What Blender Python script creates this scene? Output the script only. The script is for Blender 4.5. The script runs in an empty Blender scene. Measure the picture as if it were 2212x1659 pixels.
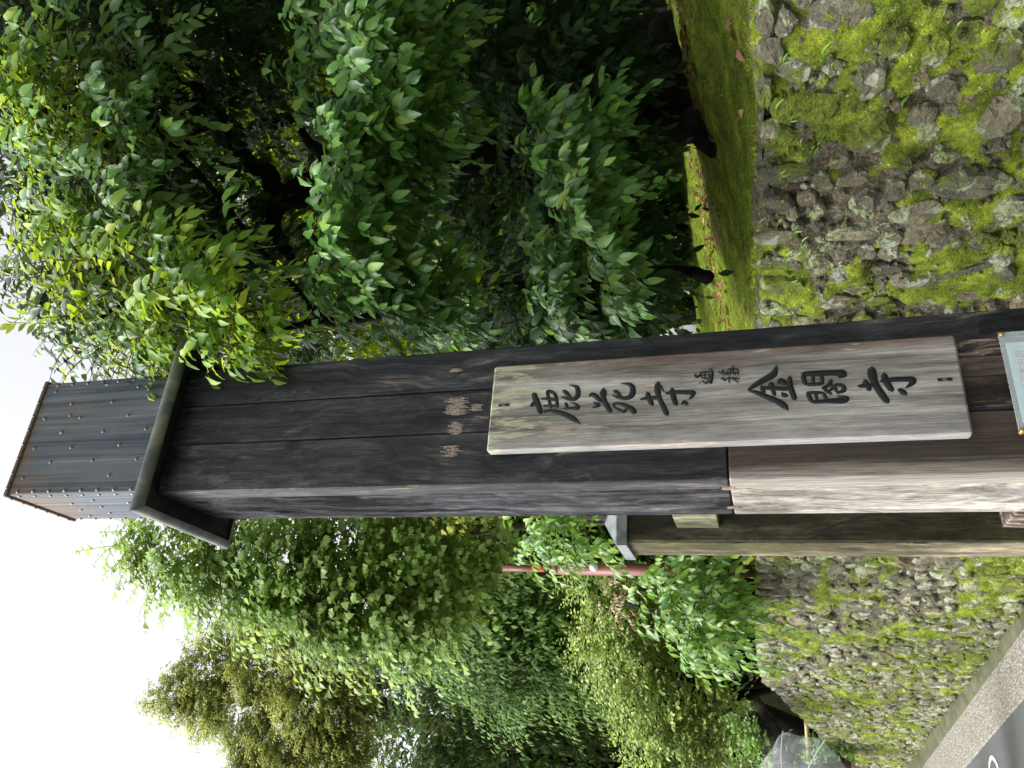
import bpy, math, random
import numpy as np
from mathutils import Vector, Matrix
R = math.radians
rng = np.random.default_rng(7)
random.seed(7)
sc = bpy.context.scene

# ------------------------------------------------------------------ camera
EYE = 1.60
TH, RO, FPX = R(17.23), R(3.56), 1672.5          # pitch up, roll, focal length in 2212-px units
CX, CY = 1106.0, 829.5
_F = np.array([0, math.cos(TH), math.sin(TH)]); _R0 = np.array([1.0, 0, 0]); _D0 = np.array([0, math.sin(TH), -math.cos(TH)])
_R = math.cos(RO)*_R0 + math.sin(RO)*_D0
_D = -math.sin(RO)*_R0 + math.cos(RO)*_D0
E0 = np.array([0, 0, EYE])
cd = bpy.data.cameras.new('camera'); cam = bpy.data.objects.new('camera', cd); sc.collection.objects.link(cam)
cd.sensor_width = 36; cd.lens = 36*FPX/2212; cd.clip_start = .05; cd.clip_end = 2000
m = Matrix.Identity(4)
for i in range(3):                                 # the phone was held sideways: picture right is world down
    m[i][0], m[i][1], m[i][2], m[i][3] = _D[i], _R[i], -_F[i], E0[i]
cam.matrix_world = m
sc.camera = cam

# ------------------------------------------------------------------ sky, sun, exposure
SUN_EL, SUN_AZ = R(55), R(-112)                     # azimuth from +Y towards +X
w = bpy.data.worlds.new('World'); sc.world = w; w.use_nodes = True
nt = w.node_tree; bg = nt.nodes['Background']
sky = nt.nodes.new('ShaderNodeTexSky'); sky.sky_type = 'NISHITA'; sky.sun_disc = False
sky.sun_elevation = SUN_EL; sky.sun_rotation = SUN_AZ; sky.air_density = 1.0; sky.dust_density = 6.0; sky.ozone_density = 1.0
hs = nt.nodes.new('ShaderNodeHueSaturation'); hs.inputs['Saturation'].default_value = .10     # overcast: cloud, hardly any blue
nt.links.new(sky.outputs[0], hs.inputs['Color']); nt.links.new(hs.outputs[0], bg.inputs[0])
bg.inputs[1].default_value = .15
sl = bpy.data.lights.new('sun', 'SUN'); sl.energy = 1.5; sl.angle = R(30); sl.color = (1, .97, .92)
so = bpy.data.objects.new('sun', sl); sc.collection.objects.link(so)
sd = Vector((math.sin(SUN_AZ)*math.cos(SUN_EL), math.cos(SUN_AZ)*math.cos(SUN_EL), math.sin(SUN_EL)))
so.rotation_euler = sd.to_track_quat('Z', 'Y').to_euler()
sc.view_settings.view_transform = 'Standard'; sc.view_settings.look = 'None'
sc.view_settings.gamma = 1; sc.view_settings.exposure = 1.3
sc.cycles.use_denoising = True
sc.cycles.max_bounces = 7; sc.cycles.diffuse_bounces = 4; sc.cycles.glossy_bounces = 3
sc.cycles.transmission_bounces = 6; sc.cycles.transparent_max_bounces = 12
sc.cycles.sample_clamp_indirect = 6

# ------------------------------------------------------------------ helpers
C = sc.collection
def ray(x, y): return _F + _R*((CY-y)/FPX) + _D*((x-CX)/FPX)
def at(x, y, d): return E0 + ray(x, y)*d            # a photograph point at depth d metres
def px(P):
    P = np.asarray(P) - E0; z = P@_F
    return CX + FPX*(P@_D)/z, CY - FPX*(P@_R)/z, z
def tag(o, label=None, cat=None, group=None, kind=None):
    for k, v in (('label', label), ('category', cat), ('group', group), ('kind', kind)):
        if v: o[k] = v
    return o
def empty(name, loc=(0, 0, 0), rz=0, **k):
    o = bpy.data.objects.new(name, None); C.objects.link(o); o.location = loc; o.rotation_euler.z = rz
    o.empty_display_size = .1
    return tag(o, **k)
def mesh_np(name, V, F):
    """F: list of (k,n) index arrays of equal length polygons"""
    me = bpy.data.meshes.new(name); V = np.asarray(V, dtype=np.float32)
    F = [np.asarray(f, dtype=np.int32) for f in (F if isinstance(F, list) else [F]) if len(f)]
    me.vertices.add(len(V)); me.vertices.foreach_set('co', V.ravel())
    tot = sum(f.size for f in F); me.loops.add(tot); me.loops.foreach_set('vertex_index', np.concatenate([f.ravel() for f in F]))
    cnt = np.concatenate([np.full(len(f), f.shape[1], np.int32) for f in F])
    me.polygons.add(len(cnt)); me.polygons.foreach_set('loop_start', np.concatenate([[0], np.cumsum(cnt)[:-1]]).astype(np.int32))
    me.update(calc_edges=True); me.validate()
    return me
def link(name, me, mat=None, parent=None, smooth=False, **k):
    o = bpy.data.objects.new(name, me); C.objects.link(o)
    if mat and len(me.materials) == 0: me.materials.append(mat)
    if parent: o.parent = parent
    if smooth: me.polygons.foreach_set('use_smooth', np.ones(len(me.polygons), bool))
    return tag(o, **k)
class MB:
    """collects polygons, then builds one mesh object"""
    def __init__(s): s.v = []; s.f = []
    def add(s, V, F):
        b = len(s.v); s.v += [tuple(map(float, v)) for v in V]; s.f += [tuple(i+b for i in f) for f in F]; return s
    def box(s, x0, x1, y0, y1, z0, z1, c=0.0):
        """box with chamfered edges of size c"""
        if c <= 0:
            V = [(x, y, z) for x in (x0, x1) for y in (y0, y1) for z in (z0, z1)]
            return s.add(V, [(0, 1, 3, 2), (4, 6, 7, 5), (0, 4, 5, 1), (2, 3, 7, 6), (0, 2, 6, 4), (1, 5, 7, 3)])
        def ring(i, z): return [(x0+c-i, y0+.0-i+c*0+i, z)]
        o8 = lambda e, z: [(x0+c-e*0, y0+(c-e), z), (x1-c, y0+(c-e), z), (x1-(c-e), y0+c, z), (x1-(c-e), y1-c, z), (x1-c, y1-(c-e), z), (x0+c, y1-(c-e), z), (x0+(c-e), y1-c, z), (x0+(c-e), y0+c, z)]
        V = o8(0, z0) + o8(c, z0+c) + o8(c, z1-c) + o8(0, z1); F = [tuple(range(7, -1, -1)), tuple(range(24, 32))]
        for k in range(3):
            for i in range(8): F.append((k*8+i, k*8+(i+1) % 8, k*8+8+(i+1) % 8, k*8+8+i))
        return s.add(V, F)
    def tube(s, P, r, n=8, cap=True, jit=0.0, flat=1.0):
        P = [np.asarray(p, float) for p in P]; r = [r]*len(P) if np.isscalar(r) else list(r)
        V = []; up = None
        for i, p in enumerate(P):
            t = P[min(i+1, len(P)-1)] - P[max(i-1, 0)]; t = t/(np.linalg.norm(t)+1e-9)
            if up is None: up = np.array([0, 0, 1.]) if abs(t[2]) < .9 else np.array([1., 0, 0])
            a = np.cross(t, up); a /= np.linalg.norm(a)+1e-9; b = np.cross(a, t); up = b
            for k in range(n):
                w_ = 2*math.pi*k/n; q = r[i]*(1+(random.uniform(-jit, jit) if jit else 0))
                V.append(p + (a*math.cos(w_) + b*math.sin(w_)*flat)*q)
        F = [(i*n+k, i*n+(k+1) % n, (i+1)*n+(k+1) % n, (i+1)*n+k) for i in range(len(P)-1) for k in range(n)]
        if cap: F += [tuple(range(n-1, -1, -1)), tuple(range((len(P)-1)*n, len(P)*n))]
        return s.add(V, F)
    def mesh(s, name):
        me = bpy.data.meshes.new(name); me.from_pydata(s.v, [], s.f); me.update(); return me
    def build(s, name, mat, parent=None, smooth=False, **k): return link(name, s.mesh(name), mat, parent, smooth, **k)
def spline(P, n):
    """Catmull-Rom through P (any number of columns), n points per span"""
    P = np.asarray(P, float); Q = np.vstack([2*P[0]-P[1], P, 2*P[-1]-P[-2]]); out = []
    for i in range(1, len(Q)-2):
        for t in np.linspace(0, 1, n, endpoint=False):
            a, b, c, d = Q[i-1], Q[i], Q[i+1], Q[i+2]
            out.append(.5*((2*b)+(c-a)*t+(2*a-5*b+4*c-d)*t*t+(3*b-a-3*c+d)*t**3))
    out.append(P[-1]); return np.array(out)
def vnoise(x, y, seed=0):
    """smooth value noise"""
    x = np.asarray(x, float); y = np.asarray(y, float); xi = np.floor(x).astype(int); yi = np.floor(y).astype(int)
    fx = x-xi; fy = y-yi; fx = fx*fx*(3-2*fx); fy = fy*fy*(3-2*fy)
    def h(a, b):
        n = (a*374761393 + b*668265263 + seed*144665) & 0x7fffffff; n = ((n ^ (n >> 13))*1274126177) & 0x7fffffff
        return ((n ^ (n >> 16)) & 0xffff)/65535.0
    return (h(xi, yi)*(1-fx)+h(xi+1, yi)*fx)*(1-fy) + (h(xi, yi+1)*(1-fx)+h(xi+1, yi+1)*fx)*fy

# ------------------------------------------------------------------ materials
class NT:
    def __init__(s, name):
        s.m = bpy.data.materials.new(name); s.m.use_nodes = True; s.t = s.m.node_tree; s.t.nodes.clear()
        s.out = s.n('OutputMaterial'); s.b = s.n('BsdfPrincipled'); s.l(s.b.outputs[0], s.out.inputs['Surface'])
    def n(s, t, **k):
        o = s.t.nodes.new('ShaderNode'+t)
        for a, v in k.items(): setattr(o, a, v)
        return o
    def l(s, a, b): s.t.links.new(a, b)
    def coord(s, kind='Object', scale=(1, 1, 1), loc=(0, 0, 0)):
        if kind == 'World': o = s.n('NewGeometry').outputs['Position']
        else: o = s.n('TexCoord').outputs[kind]
        mp = s.n('Mapping'); mp.inputs['Scale'].default_value = scale; mp.inputs['Location'].default_value = loc
        s.l(o, mp.inputs['Vector']); return mp.outputs[0]
    def noise(s, vec, scale, detail=5, rough=.55, dist=0.0):
        o = s.n('TexNoise'); o.inputs['Scale'].default_value = scale; o.inputs['Detail'].default_value = detail
        o.inputs['Roughness'].default_value = rough; o.inputs['Distortion'].default_value = dist; s.l(vec, o.inputs['Vector']); return o.outputs[0]
    def ramp(s, fac, stops, interp='LINEAR'):
        o = s.n('ValToRGB'); e = o.color_ramp.elements; o.color_ramp.interpolation = interp
        while len(e) < len(stops): e.new(.5)
        for i, (p, c) in enumerate(stops):
            e[i].position = p; e[i].color = (c, c, c, 1) if np.isscalar(c) else (*c, 1)
        s.l(fac, o.inputs[0]); return o.outputs[0]
    def mix(s, fac, a, b, mode='MIX'):
        o = s.n('Mix', data_type='RGBA', blend_type=mode)
        for v, i in ((fac, 0), (a, 6), (b, 7)):
            if hasattr(v, 'links'): s.l(v, o.inputs[i])
            elif i == 0: o.inputs[0].default_value = v
            else: o.inputs[i].default_value = (*v, 1)
        return o.outputs[2]
    def math(s, op, a, b=0.0):
        o = s.n('Math', operation=op)
        for v, i in ((a, 0), (b, 1)):
            if hasattr(v, 'links'): s.l(v, o.inputs[i])
            else: o.inputs[i].default_value = v
        return o.outputs[0]
    def bump(s, h, strength=.3, dist=.01):
        o = s.n('Bump'); o.inputs['Strength'].default_value = strength; o.inputs['Distance'].default_value = dist
        s.l(h, o.inputs['Height']); s.l(o.outputs[0], s.b.inputs['Normal']); return o
    def done(s, col, rough=.6, spec=.5, metal=0.0):
        for v, k in ((col, 'Base Color'), (rough, 'Roughness'), (spec, 'Specular IOR Level'), (metal, 'Metallic')):
            i = s.b.inputs[k]
            if hasattr(v, 'links'): s.l(v, i)
            else: i.default_value = (*v, 1) if k == 'Base Color' else v
        return s.m
def plain(name, col, rough=.6, spec=.5, metal=0.0, var=.25, scale=20):
    t = NT(name); v = t.noise(t.coord(), scale)
    return t.done(t.mix(t.ramp(v, [(.3, 0), (.7, 1)]), tuple(c*(1-var) for c in col), tuple(min(1, c*(1+var)) for c in col)), rough, spec, metal)
def wood(name, dark, mid, light, pale=None, pale_amt=.6, rough=.55, loc=(0, 0, 0), pos=(.38, .5, .62), spec=.25, green=None):
    t = NT(name)
    wv = t.noise(t.coord('Object', (2.2, 2.2, 1.6), loc), 1, 3, .5)                      # wander of the grain
    def grain(sx, sz, lo, amp):
        mp = t.coord('Object', (sx, sx, sz), lo); ad = t.n('VectorMath', operation='ADD'); cb = t.n('CombineXYZ'); k = t.math('MULTIPLY', wv, amp)
        t.l(k, cb.inputs[0]); t.l(k, cb.inputs[1]); t.l(mp, ad.inputs[0]); t.l(cb.outputs[0], ad.inputs[1]); return ad.outputs[0]
    n1 = t.noise(grain(24, 1.1, loc, 7), 1, 8, .68, .25)
    n2 = t.noise(grain(210, 9, loc, 30), 1, 5, .7, .2)
    n3 = t.noise(t.coord('Object', (5, 5, 2.4), loc), 1, 6, .62, .6)
    n6 = t.noise(t.coord('Object', (70, 70, 30), loc), 1, 5, .7)
    col = t.ramp(n1, [(pos[0], dark), (pos[1], mid), (pos[2]+.03, light)])
    if pale:
        n4 = t.noise(grain(40, 2.2, tuple(a+3 for a in loc), 9), 1, 8, .72, .3)
        col = t.mix(t.math('MULTIPLY', t.ramp(n4, [(pale_amt, 0), (pale_amt+.09, 1)]), t.ramp(n3, [(.47, 0), (.58, 1)])), col, pale)
    if green:
        n5 = t.noise(t.coord('Object', (7, 7, 1.6), tuple(a+9 for a in loc)), 1, 6, .65)
        col = t.mix(t.ramp(n5, [(.46, 0), (.62, .75)]), col, green)
    vo = t.n('TexVoronoi', feature='F1'); vo.inputs['Scale'].default_value = 1
    t.l(t.coord('Object', (6.5, 6.5, 3.1), tuple(a+1.7 for a in loc)), vo.inputs['Vector'])
    col = t.mix(.9, col, t.ramp(vo.outputs['Distance'], [(.05, .35), (.075, .8), (.09, .55), (.12, 1)]), 'MULTIPLY')
    col = t.mix(.9, col, t.ramp(n2, [(.34, .5), (.5, 1), (.68, 1.5)]), 'MULTIPLY')
    col = t.mix(.85, col, t.ramp(n3, [(.38, .5), (.5, 1), (.62, 1.5)]), 'MULTIPLY')
    col = t.mix(.7, col, t.ramp(n6, [(.33, .6), (.5, 1), (.7, 1.35)]), 'MULTIPLY')
    t.bump(t.math('ADD', n2, t.math('MULTIPLY', n1, .8)), .55, .005)
    return t.done(col, t.ramp(n3, [(.3, rough-.08), (.7, rough+.15)]), spec)
def leafmat(name, cols, trans, tfac=.35, rough=.36, spec=.5, var=.5):
    """cols: dark, mid, light by leaf; trans: colour of light coming through"""
    t = NT(name)
    r1 = t.n('NewGeometry').outputs['Random Per Island']; r2 = t.n('ObjectInfo').outputs['Random']
    r = t.math('FRACT', t.math('ADD', r1, r2))
    col = t.ramp(r, [(0.05, cols[0]), (.5, cols[1]), (.93, cols[2])] + ([(1, cols[3])] if len(cols) > 3 else []))
    nz = t.noise(t.coord('World'), 1.6, 3); k = t.ramp(nz, [(.35, 1-var*.5), (.65, 1+var*.4)])
    col = t.mix(1, col, k, 'MULTIPLY')
    fi = t.noise(t.coord('World'), 90, 2); t.bump(fi, .12, .004)
    t.done(col, rough, spec)
    tr = t.n('BsdfTranslucent'); t.l(t.mix(1, t.mix(.5, col, trans), (1.35, 1.35, 1.2), 'MULTIPLY'), tr.inputs[0])
    ms = t.n('MixShader'); ms.inputs[0].default_value = tfac
    t.l(t.b.outputs[0], ms.inputs[1]); t.l(tr.outputs[0], ms.inputs[2]); t.l(ms.outputs[0], t.out.inputs['Surface'])
    return t.m
def barkmat(name, a, b, moss=None):
    t = NT(name); n1 = t.noise(t.coord('World', (30, 30, 7)), 1, 6, .65, .6); col = t.ramp(n1, [(.35, a), (.65, b)])
    n2 = t.noise(t.coord('World'), 4, 6, .6)
    if moss: col = t.mix(t.ramp(n2, [(.5, 0), (.62, .9)]), col, moss)
    t.bump(n1, .8, .02); return t.done(col, .9, .05)

# ================================================================== the setting: ground, road, wall, moss bank
WA = R(34.545); DW = np.array([-math.sin(WA), math.cos(WA), 0]); NG = np.array([math.cos(WA), math.sin(WA), 0]); WN = 1.867
def wp(s, n, z=0.0): return DW*s + NG*n + np.array([0, 0, z])
def sn(P): return P@DW, P@NG
def onwall(x, y):
    r = ray(x, y); return E0 + r*((WN - E0@NG)/(r@NG))
ZT_S = [-4, 1.1, 7.3, 8.0, 8.7, 10.5, 12.2, 13.2, 40]; ZT_Z = [-.10, -.07, .10, .06, -.14, -.55, -1.02, -1.35, -1.4]
def ztop(s): return EYE + np.interp(s, ZT_S, ZT_Z)
def garden_z(s, n):
    s = np.asarray(s, float); n = np.asarray(n, float); m_ = np.clip(n-WN-.12, 0, None)
    z = ztop(s) - .02 + np.where(m_ < 7, .135*m_, .945 + .02*(m_-7))
    z = z + .40*np.exp(-(((s-.55)/.75)**2 + ((n-3.15)/.62)**2)) + .10*np.exp(-(((s-2.2)/1.0)**2 + ((n-3.1)/.6)**2))
    z = z + .05*(vnoise(s*1.7, n*1.7, 3)-.5)*np.clip(m_*2, 0, 1) + .03*(vnoise(s*6, n*6, 4)-.5)*np.clip(m_*3, 0, 1)
    z = z + (.05*(vnoise(s*7, n*0, 41)-.5)-.02)*np.clip(1-m_*5, 0, 1)
    return z
def gz(P): return float(garden_z(*sn(np.asarray(P))))

M = {}
t = NT('earth'); n1 = t.noise(t.coord('World'), 1.2, 6); M['earth'] = t.done(t.ramp(n1, [(.35, (.05, .045, .03)), (.6, (.10, .085, .06))]), .9, .2)
t = NT('asphalt'); n1 = t.noise(t.coord('World'), 260, 3, .7); n2 = t.noise(t.coord('World'), 1.1, 4)
c_ = t.mix(.5, t.ramp(n1, [(.3, (.045, .047, .05)), (.6, (.10, .105, .11)), (.8, (.2, .2, .2))]), t.ramp(n2, [(.3, .7), (.7, 1.2)]), 'MULTIPLY')
t.bump(n1, .5, .004); M['asphalt'] = t.done(c_, t.ramp(n2, [(.35, .35), (.7, .6)]), .5)
t = NT('pebble_concrete'); vo = t.n('TexVoronoi'); vo.inputs['Scale'].default_value = 52; t.l(t.coord('World'), vo.inputs['Vector'])
cell = t.ramp(t.math('FRACT', t.math('MULTIPLY', vo.outputs['Color'], 1.0)), [(0, (.12, .11, .095)), (.35, (.27, .25, .215)), (.7, (.38, .36, .32)), (1, (.19, .185, .175))])
c_ = t.mix(t.ramp(vo.outputs['Distance'], [(.35, 0), (.6, .75)]), cell, (.10, .09, .075)); t.bump(t.ramp(vo.outputs['Distance'], [(0, 1), (.6, 0)]), .8, .006); M['pebble'] = t.done(c_, .55, .4)
t = NT('gutter_concrete'); n1 = t.noise(t.coord('World'), 9, 6); n2 = t.noise(t.coord('World'), 120, 3)
c_ = t.mix(.5, t.ramp(n1, [(.35, (.06, .065, .035)), (.65, (.13, .13, .085))]), t.ramp(n2, [(.3, .7), (.7, 1.2)]), 'MULTIPLY'); M['gutter'] = t.done(c_, .4, .5)
M['white_paint'] = plain('road_paint', (.75, .75, .73), .6, .3, var=.12, scale=60)

def moss_nodes(t, gain=0.0):
    """bright moss colour with dark crevices"""
    w_ = t.coord('World'); a = t.noise(w_, 11, 6, .6); b = t.noise(w_, 140, 4, .7); c = t.noise(w_, 45, 4, .65)
    col = t.ramp(a, [(.3, (.06+gain, .080+gain, .010)), (.5, (.16+gain, .215+gain, .018)), (.68, (.31+gain, .37+gain, .035))])
    col = t.mix(.9, col, t.ramp(b, [(.28, .3), (.5, .95), (.72, 1.45)]), 'MULTIPLY')
    return t.mix(.8, col, t.ramp(c, [(.3, .45), (.55, 1.1)]), 'MULTIPLY'), b
def lichen(t, col, amt=.62):
    w_ = t.coord('World'); a = t.noise(w_, 11, 5, .65, .4); b = t.noise(w_, 75, 4, .7)
    lc = t.mix(t.ramp(t.noise(w_, 5, 2), [(.45, 0), (.55, 1)]), (.50, .52, .42), (.46, .56, .30))
    col = t.mix(t.math('MULTIPLY', t.ramp(a, [(amt, 0), (amt+.05, 1)]), t.ramp(b, [(.36, 0), (.5, .95)])), col, lc)
    return t.mix(t.ramp(b, [(.645, 0), (.68, .9)]), col, (.55, .57, .48))
t = NT('moss_mortar'); mc, mb_ = moss_nodes(t); w_ = t.coord('World')
soil = t.mix(t.ramp(t.noise(w_, 13, 5, .7), [(.45, 0), (.6, 1)]), t.ramp(t.noise(w_, 60, 6, .8), [(.34, (.012, .010, .006)), (.5, (.062, .053, .032)), (.64, (.19, .165, .11))]), t.ramp(t.noise(w_, 80, 6, .8), [(.36, (.03, .027, .02)), (.5, (.115, .105, .078)), (.64, (.30, .28, .22))]))
at_ = t.n('Attribute', attribute_name='moss')
mm = t.ramp(t.math('ADD', at_.outputs['Fac'], t.math('MULTIPLY', t.math('SUBTRACT', t.noise(w_, 34, 7, .75), .5), 1.5)), [(.28, 0), (.50, 1)])
M['mortar'] = None; c_ = lichen(t, t.mix(mm, soil, mc), .66); t.bump(mb_, .9, .012); M['mortar'] = t.done(c_, .85, .2)
t = NT('wall_stone'); mc, mb_ = moss_nodes(t); w_ = t.coord('World')
r = t.math('FRACT', t.math('ADD', t.n('NewGeometry').outputs['Random Per Island'], t.n('ObjectInfo').outputs['Random']))
base = t.ramp(r, [(0, (.065, .070, .070)), (.25, (.13, .13, .11)), (.42, (.215, .18, .12)), (.58, (.15, .145, .115)), (.72, (.31, .275, .20)), (.86, (.085, .09, .088)), (1, (.24, .165, .10))])
g1 = t.noise(w_, 32, 7, .72, .5); g2 = t.noise(w_, 9, 4, .6)
wn = t.noise(w_, 6.5, 5, .65, .6); base = t.mix(.45, base, t.ramp(wn, [(.34, (.07, .065, .05)), (.46, (.16, .145, .105)), (.56, (.24, .20, .14)), (.66, (.12, .125, .115))]))
base = t.mix(.9, base, t.ramp(g1, [(.28, .35), (.5, .95), (.74, 1.75)]), 'MULTIPLY'); base = t.mix(t.ramp(g2, [(.57, 0), (.70, .4)]), base, (.25, .175, .095))
base = t.mix(1, base, (1.10, 1.13, .95), 'MULTIPLY'); base = lichen(t, base, .52)
mm = t.ramp(t.math('ADD', t.noise(w_, 3.6, 6, .62, .3), t.math('MULTIPLY', t.noise(w_, 45, 6, .75), .26)), [(.655, 0), (.70, 1)])
h_ = t.math('ADD', g1, t.math('MULTIPLY', mb_, .5)); t.bump(h_, 1.0, .035); M['stone'] = t.done(t.mix(mm, base, mc), .7, .35)
t = NT('moss_ground'); w_ = t.coord('World'); mc, mb_ = moss_nodes(t)
mc = t.mix(1, mc, (1.0, 1.05, 1.0), 'MULTIPLY')
lit = t.ramp(t.noise(w_, 55, 5, .7), [(.3, (.05, .035, .018)), (.55, (.13, .085, .045)), (.75, (.26, .16, .08))])
mm = t.ramp(t.noise(w_, 1.9, 7, .7, .5), [(.53, 0), (.63, .9)]); t.bump(mb_, 1.0, .02); M['mossground'] = t.done(t.mix(mm, mc, lit), .9, .15)

g = MB().add([(-900, -900, -.06), (900, -900, -.06), (900, 900, -.06), (-900, 900, -.06)], [(0, 1, 2, 3)]).build('ground', M['earth'], kind='structure')
n_in = lambda s: 1.785-.0206*(s-5.8); n_out = lambda s: 1.444-.040*(s-6.17)
S_ = np.concatenate([np.linspace(-20, 0, 6), np.linspace(1, 16, 31), np.linspace(18, 60, 8)])
def strip(name, na, nb, z, mat):
    V = [wp(s, na(s), z) for s in S_] + [wp(s, nb(s), z) for s in S_]; k = len(S_)
    return MB().add(V, [(k+i, k+i+1, i+1, i) for i in range(k-1)]).build(name, mat, kind='structure')
strip('road', lambda s: -14, lambda s: n_out(s)+.01, 0.0, M['asphalt'])
V = []; K = len(S_)
for s in S_:
    no, ni = n_out(s), n_in(s)
    V += [wp(s, no, -.03), wp(s, no, .006), wp(s, no+.012, .010), wp(s, ni+.005, .014)]
MB().add(V, [(i*4+j, i*4+j+1, i*4+j+5, i*4+j+4) for i in range(K-1) for j in range(3)]).build('pebble_edging', M['pebble'], kind='structure')
V = []; S2 = np.linspace(-3, 15, 140)
for i, s in enumerate(S2):
    ni = n_in(s); e = .004*(vnoise(s*3, 1, 8)-.5)
    V += [wp(s, ni, .004), wp(s, ni, .022), wp(s, ni+.05, .03+e), wp(s, WN+.05, .035+2*e)]
MB().add(V, [(i*4+j, i*4+j+1, i*4+j+5, i*4+j+4) for i in range(139) for j in range(3)]).build('gutter_edge', M['gutter'], kind='structure')
# painted ring on the asphalt
rc = E0 + ray(2153, 1690)*(-EYE/ray(2153, 1690)[2]); V = []
for k in range(40):
    a = 2*math.pi*k/40
    for r_ in (.155, .185): V.append((rc[0]+r_*math.cos(a), rc[1]+r_*math.sin(a), .005))
MB().add(V, [(2*k, 2*k+1, (2*k+3) % 80, (2*k+2) % 80) for k in range(40)]).build('painted_ring', M['white_paint'], label='thin white ring painted on the dark asphalt road', cat='road marking')

# ---- garden terrain
ss = np.concatenate([np.linspace(-6, 0, 20), np.arange(.1, 8, .06), np.linspace(8.1, 14, 40), np.linspace(15, 60, 24)])
nn = np.concatenate([[WN+.06, WN+.10], np.arange(WN+.14, 6, .05), np.linspace(6.2, 12, 30), np.linspace(13, 60, 20)])
SS, NN = np.meshgrid(ss, nn, indexing='ij'); Z = garden_z(SS, NN); Z += .018*(vnoise(SS*22, NN*22, 5)-.5) + .012*(vnoise(SS*45, NN*45, 6)-.5)
P = SS[..., None]*DW + NN[..., None]*NG; P[..., 2] = Z
a_, b_ = SS.shape; I = np.arange(a_*b_).reshape(a_, b_)
link('moss_bank', mesh_np('moss_bank', P.reshape(-1, 3), np.stack([I[:-1, :-1], I[:-1, 1:], I[1:, 1:], I[1:, :-1]], -1).reshape(-1, 4)), M['mossground'], smooth=True, kind='structure')

# ---- the mossy stone wall
wall = empty('stone_wall', wp(1.5, WN), label='mossy rubble stone wall with upright capstones running along the road', cat='wall')
wo = wp(1.5, WN)
sc_ = np.concatenate([np.arange(-2, .6, .05), np.arange(.6, 3.3, .012), np.arange(3.3, 13.2, .035)])
zc = np.linspace(0, 1, 100)
SS, QQ = np.meshgrid(sc_, zc, indexing='ij'); ZZ = -.1 + (ztop(SS)-.02+.1)*QQ
dn = .05*(vnoise(SS*7, ZZ*7, 11)-.5) + .035*(vnoise(SS*17, ZZ*17, 12)-.5) + .020*(vnoise(SS*48, ZZ*48, 13)-.5)
def mossmask(s, z):
    f = .5*vnoise(s*3.1, z*3.1, 31)+.28*vnoise(s*7.3, z*7.3, 32)+.22*vnoise(s*17, z*17, 33)
    f = f + .10*(vnoise(s*38, z*38, 35)-.5)
    return np.clip((f-.47-.03*np.clip((s-3)/.6, 0, 1))/.11, 0, 1)
MK = mossmask(SS, ZZ); MK = MK*MK*(3-2*MK)
NN = WN + .006 + .03*(ZZ/1.6) + dn*.75 - MK*(.010+.010*vnoise(SS*60, ZZ*60, 34)) + .04*np.clip(QQ-.96, 0, 1)/.04
rows = [SS[..., None]*DW + NN[..., None]*NG + np.stack([0*ZZ, 0*ZZ, ZZ], -1)]
top = ztop(sc_)
for dn_, dz in ((.10, .005), (.2, .0), (.34, -.04), (.36, -.6)):
    rows.append((sc_[:, None]*DW + (WN+.03+dn_)*NG + np.stack([0*sc_, 0*sc_, top+dz+.03*(vnoise(sc_*9, sc_*0+dn_*20, 14)-.5)], -1))[:, None, :])
P = np.concatenate(rows, 1) - wo; a_, b_ = P.shape[:2]; I = np.arange(a_*b_).reshape(a_, b_)
cm = mesh_np('mossy_core', P.reshape(-1, 3), np.stack([I[:-1, :-1], I[:-1, 1:], I[1:, 1:], I[1:, :-1]], -1).reshape(-1, 4))
av = np.concatenate([MK, np.full((a_, 4), .3)], 1).astype(np.float32).ravel(); cm.attributes.new('moss', 'FLOAT', 'POINT').data.foreach_set('value', av)
link('mossy_core', cm, M['mortar'], wall, True)
# moss fuzz: tiny shoots standing on the cushions
def fuzz(name, p, nrm_, h, mat, parent=None, **k):
    n = len(p); d = nrm_ + rng.normal(0, .55, p.shape); d /= np.linalg.norm(d, axis=1, keepdims=True); sd_ = np.cross(d, rng.normal(0, 1, p.shape)); sd_ /= np.linalg.norm(sd_, axis=1, keepdims=True)+1e-9
    hh = h*rng.uniform(.5, 1.3, (n, 1)); V = np.stack([p-sd_*hh*.22, p+sd_*hh*.22, p+d*hh], 1).reshape(-1, 3); return link(name, mesh_np(name, V, np.arange(3*n).reshape(-1, 3)), mat, parent, **k)
t = NT('moss_shoots'); r = t.n('NewGeometry').outputs['Random Per Island']; w_ = t.coord('World'); a = t.noise(w_, 11, 6, .6)
c_ = t.mix(.75, t.ramp(a, [(.3, (.07, .09, .012)), (.5, (.165, .225, .018)), (.68, (.32, .385, .035))]), t.ramp(r, [(0, .45), (1, 1.5)]), 'MULTIPLY'); M['shoots'] = t.done(c_, .8, .15)
q_ = SS[:, :]; ok_ = (SS > .7) & (SS < 3.3) & (ZZ > .5); ii = np.argwhere(ok_); pr = MK[ok_]**1.5; pick = ii[rng.choice(len(ii), 90000, p=pr/pr.sum())]
bp = P[pick[:, 0], pick[:, 1]] + rng.normal(0, .005, (len(pick), 3)); fuzz('moss_shoots', bp, np.broadcast_to(-NG*.8+np.array([0, 0, .35]), bp.shape), .005, M['shoots'], wall, kind='stuff')
ok_ = (SS > 3.3) & (SS < 10) & (ZZ > .1); ii = np.argwhere(ok_); pr = MK[ok_]**1.5; pick = ii[rng.choice(len(ii), 50000, p=pr/pr.sum())]
bp = P[pick[:, 0], pick[:, 1]] + rng.normal(0, .012, (len(pick), 3)); fuzz('moss_shoots', bp, np.broadcast_to(-NG*.8+np.array([0, 0, .35]), bp.shape), .009, M['shoots'], wall, kind='stuff')

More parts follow.
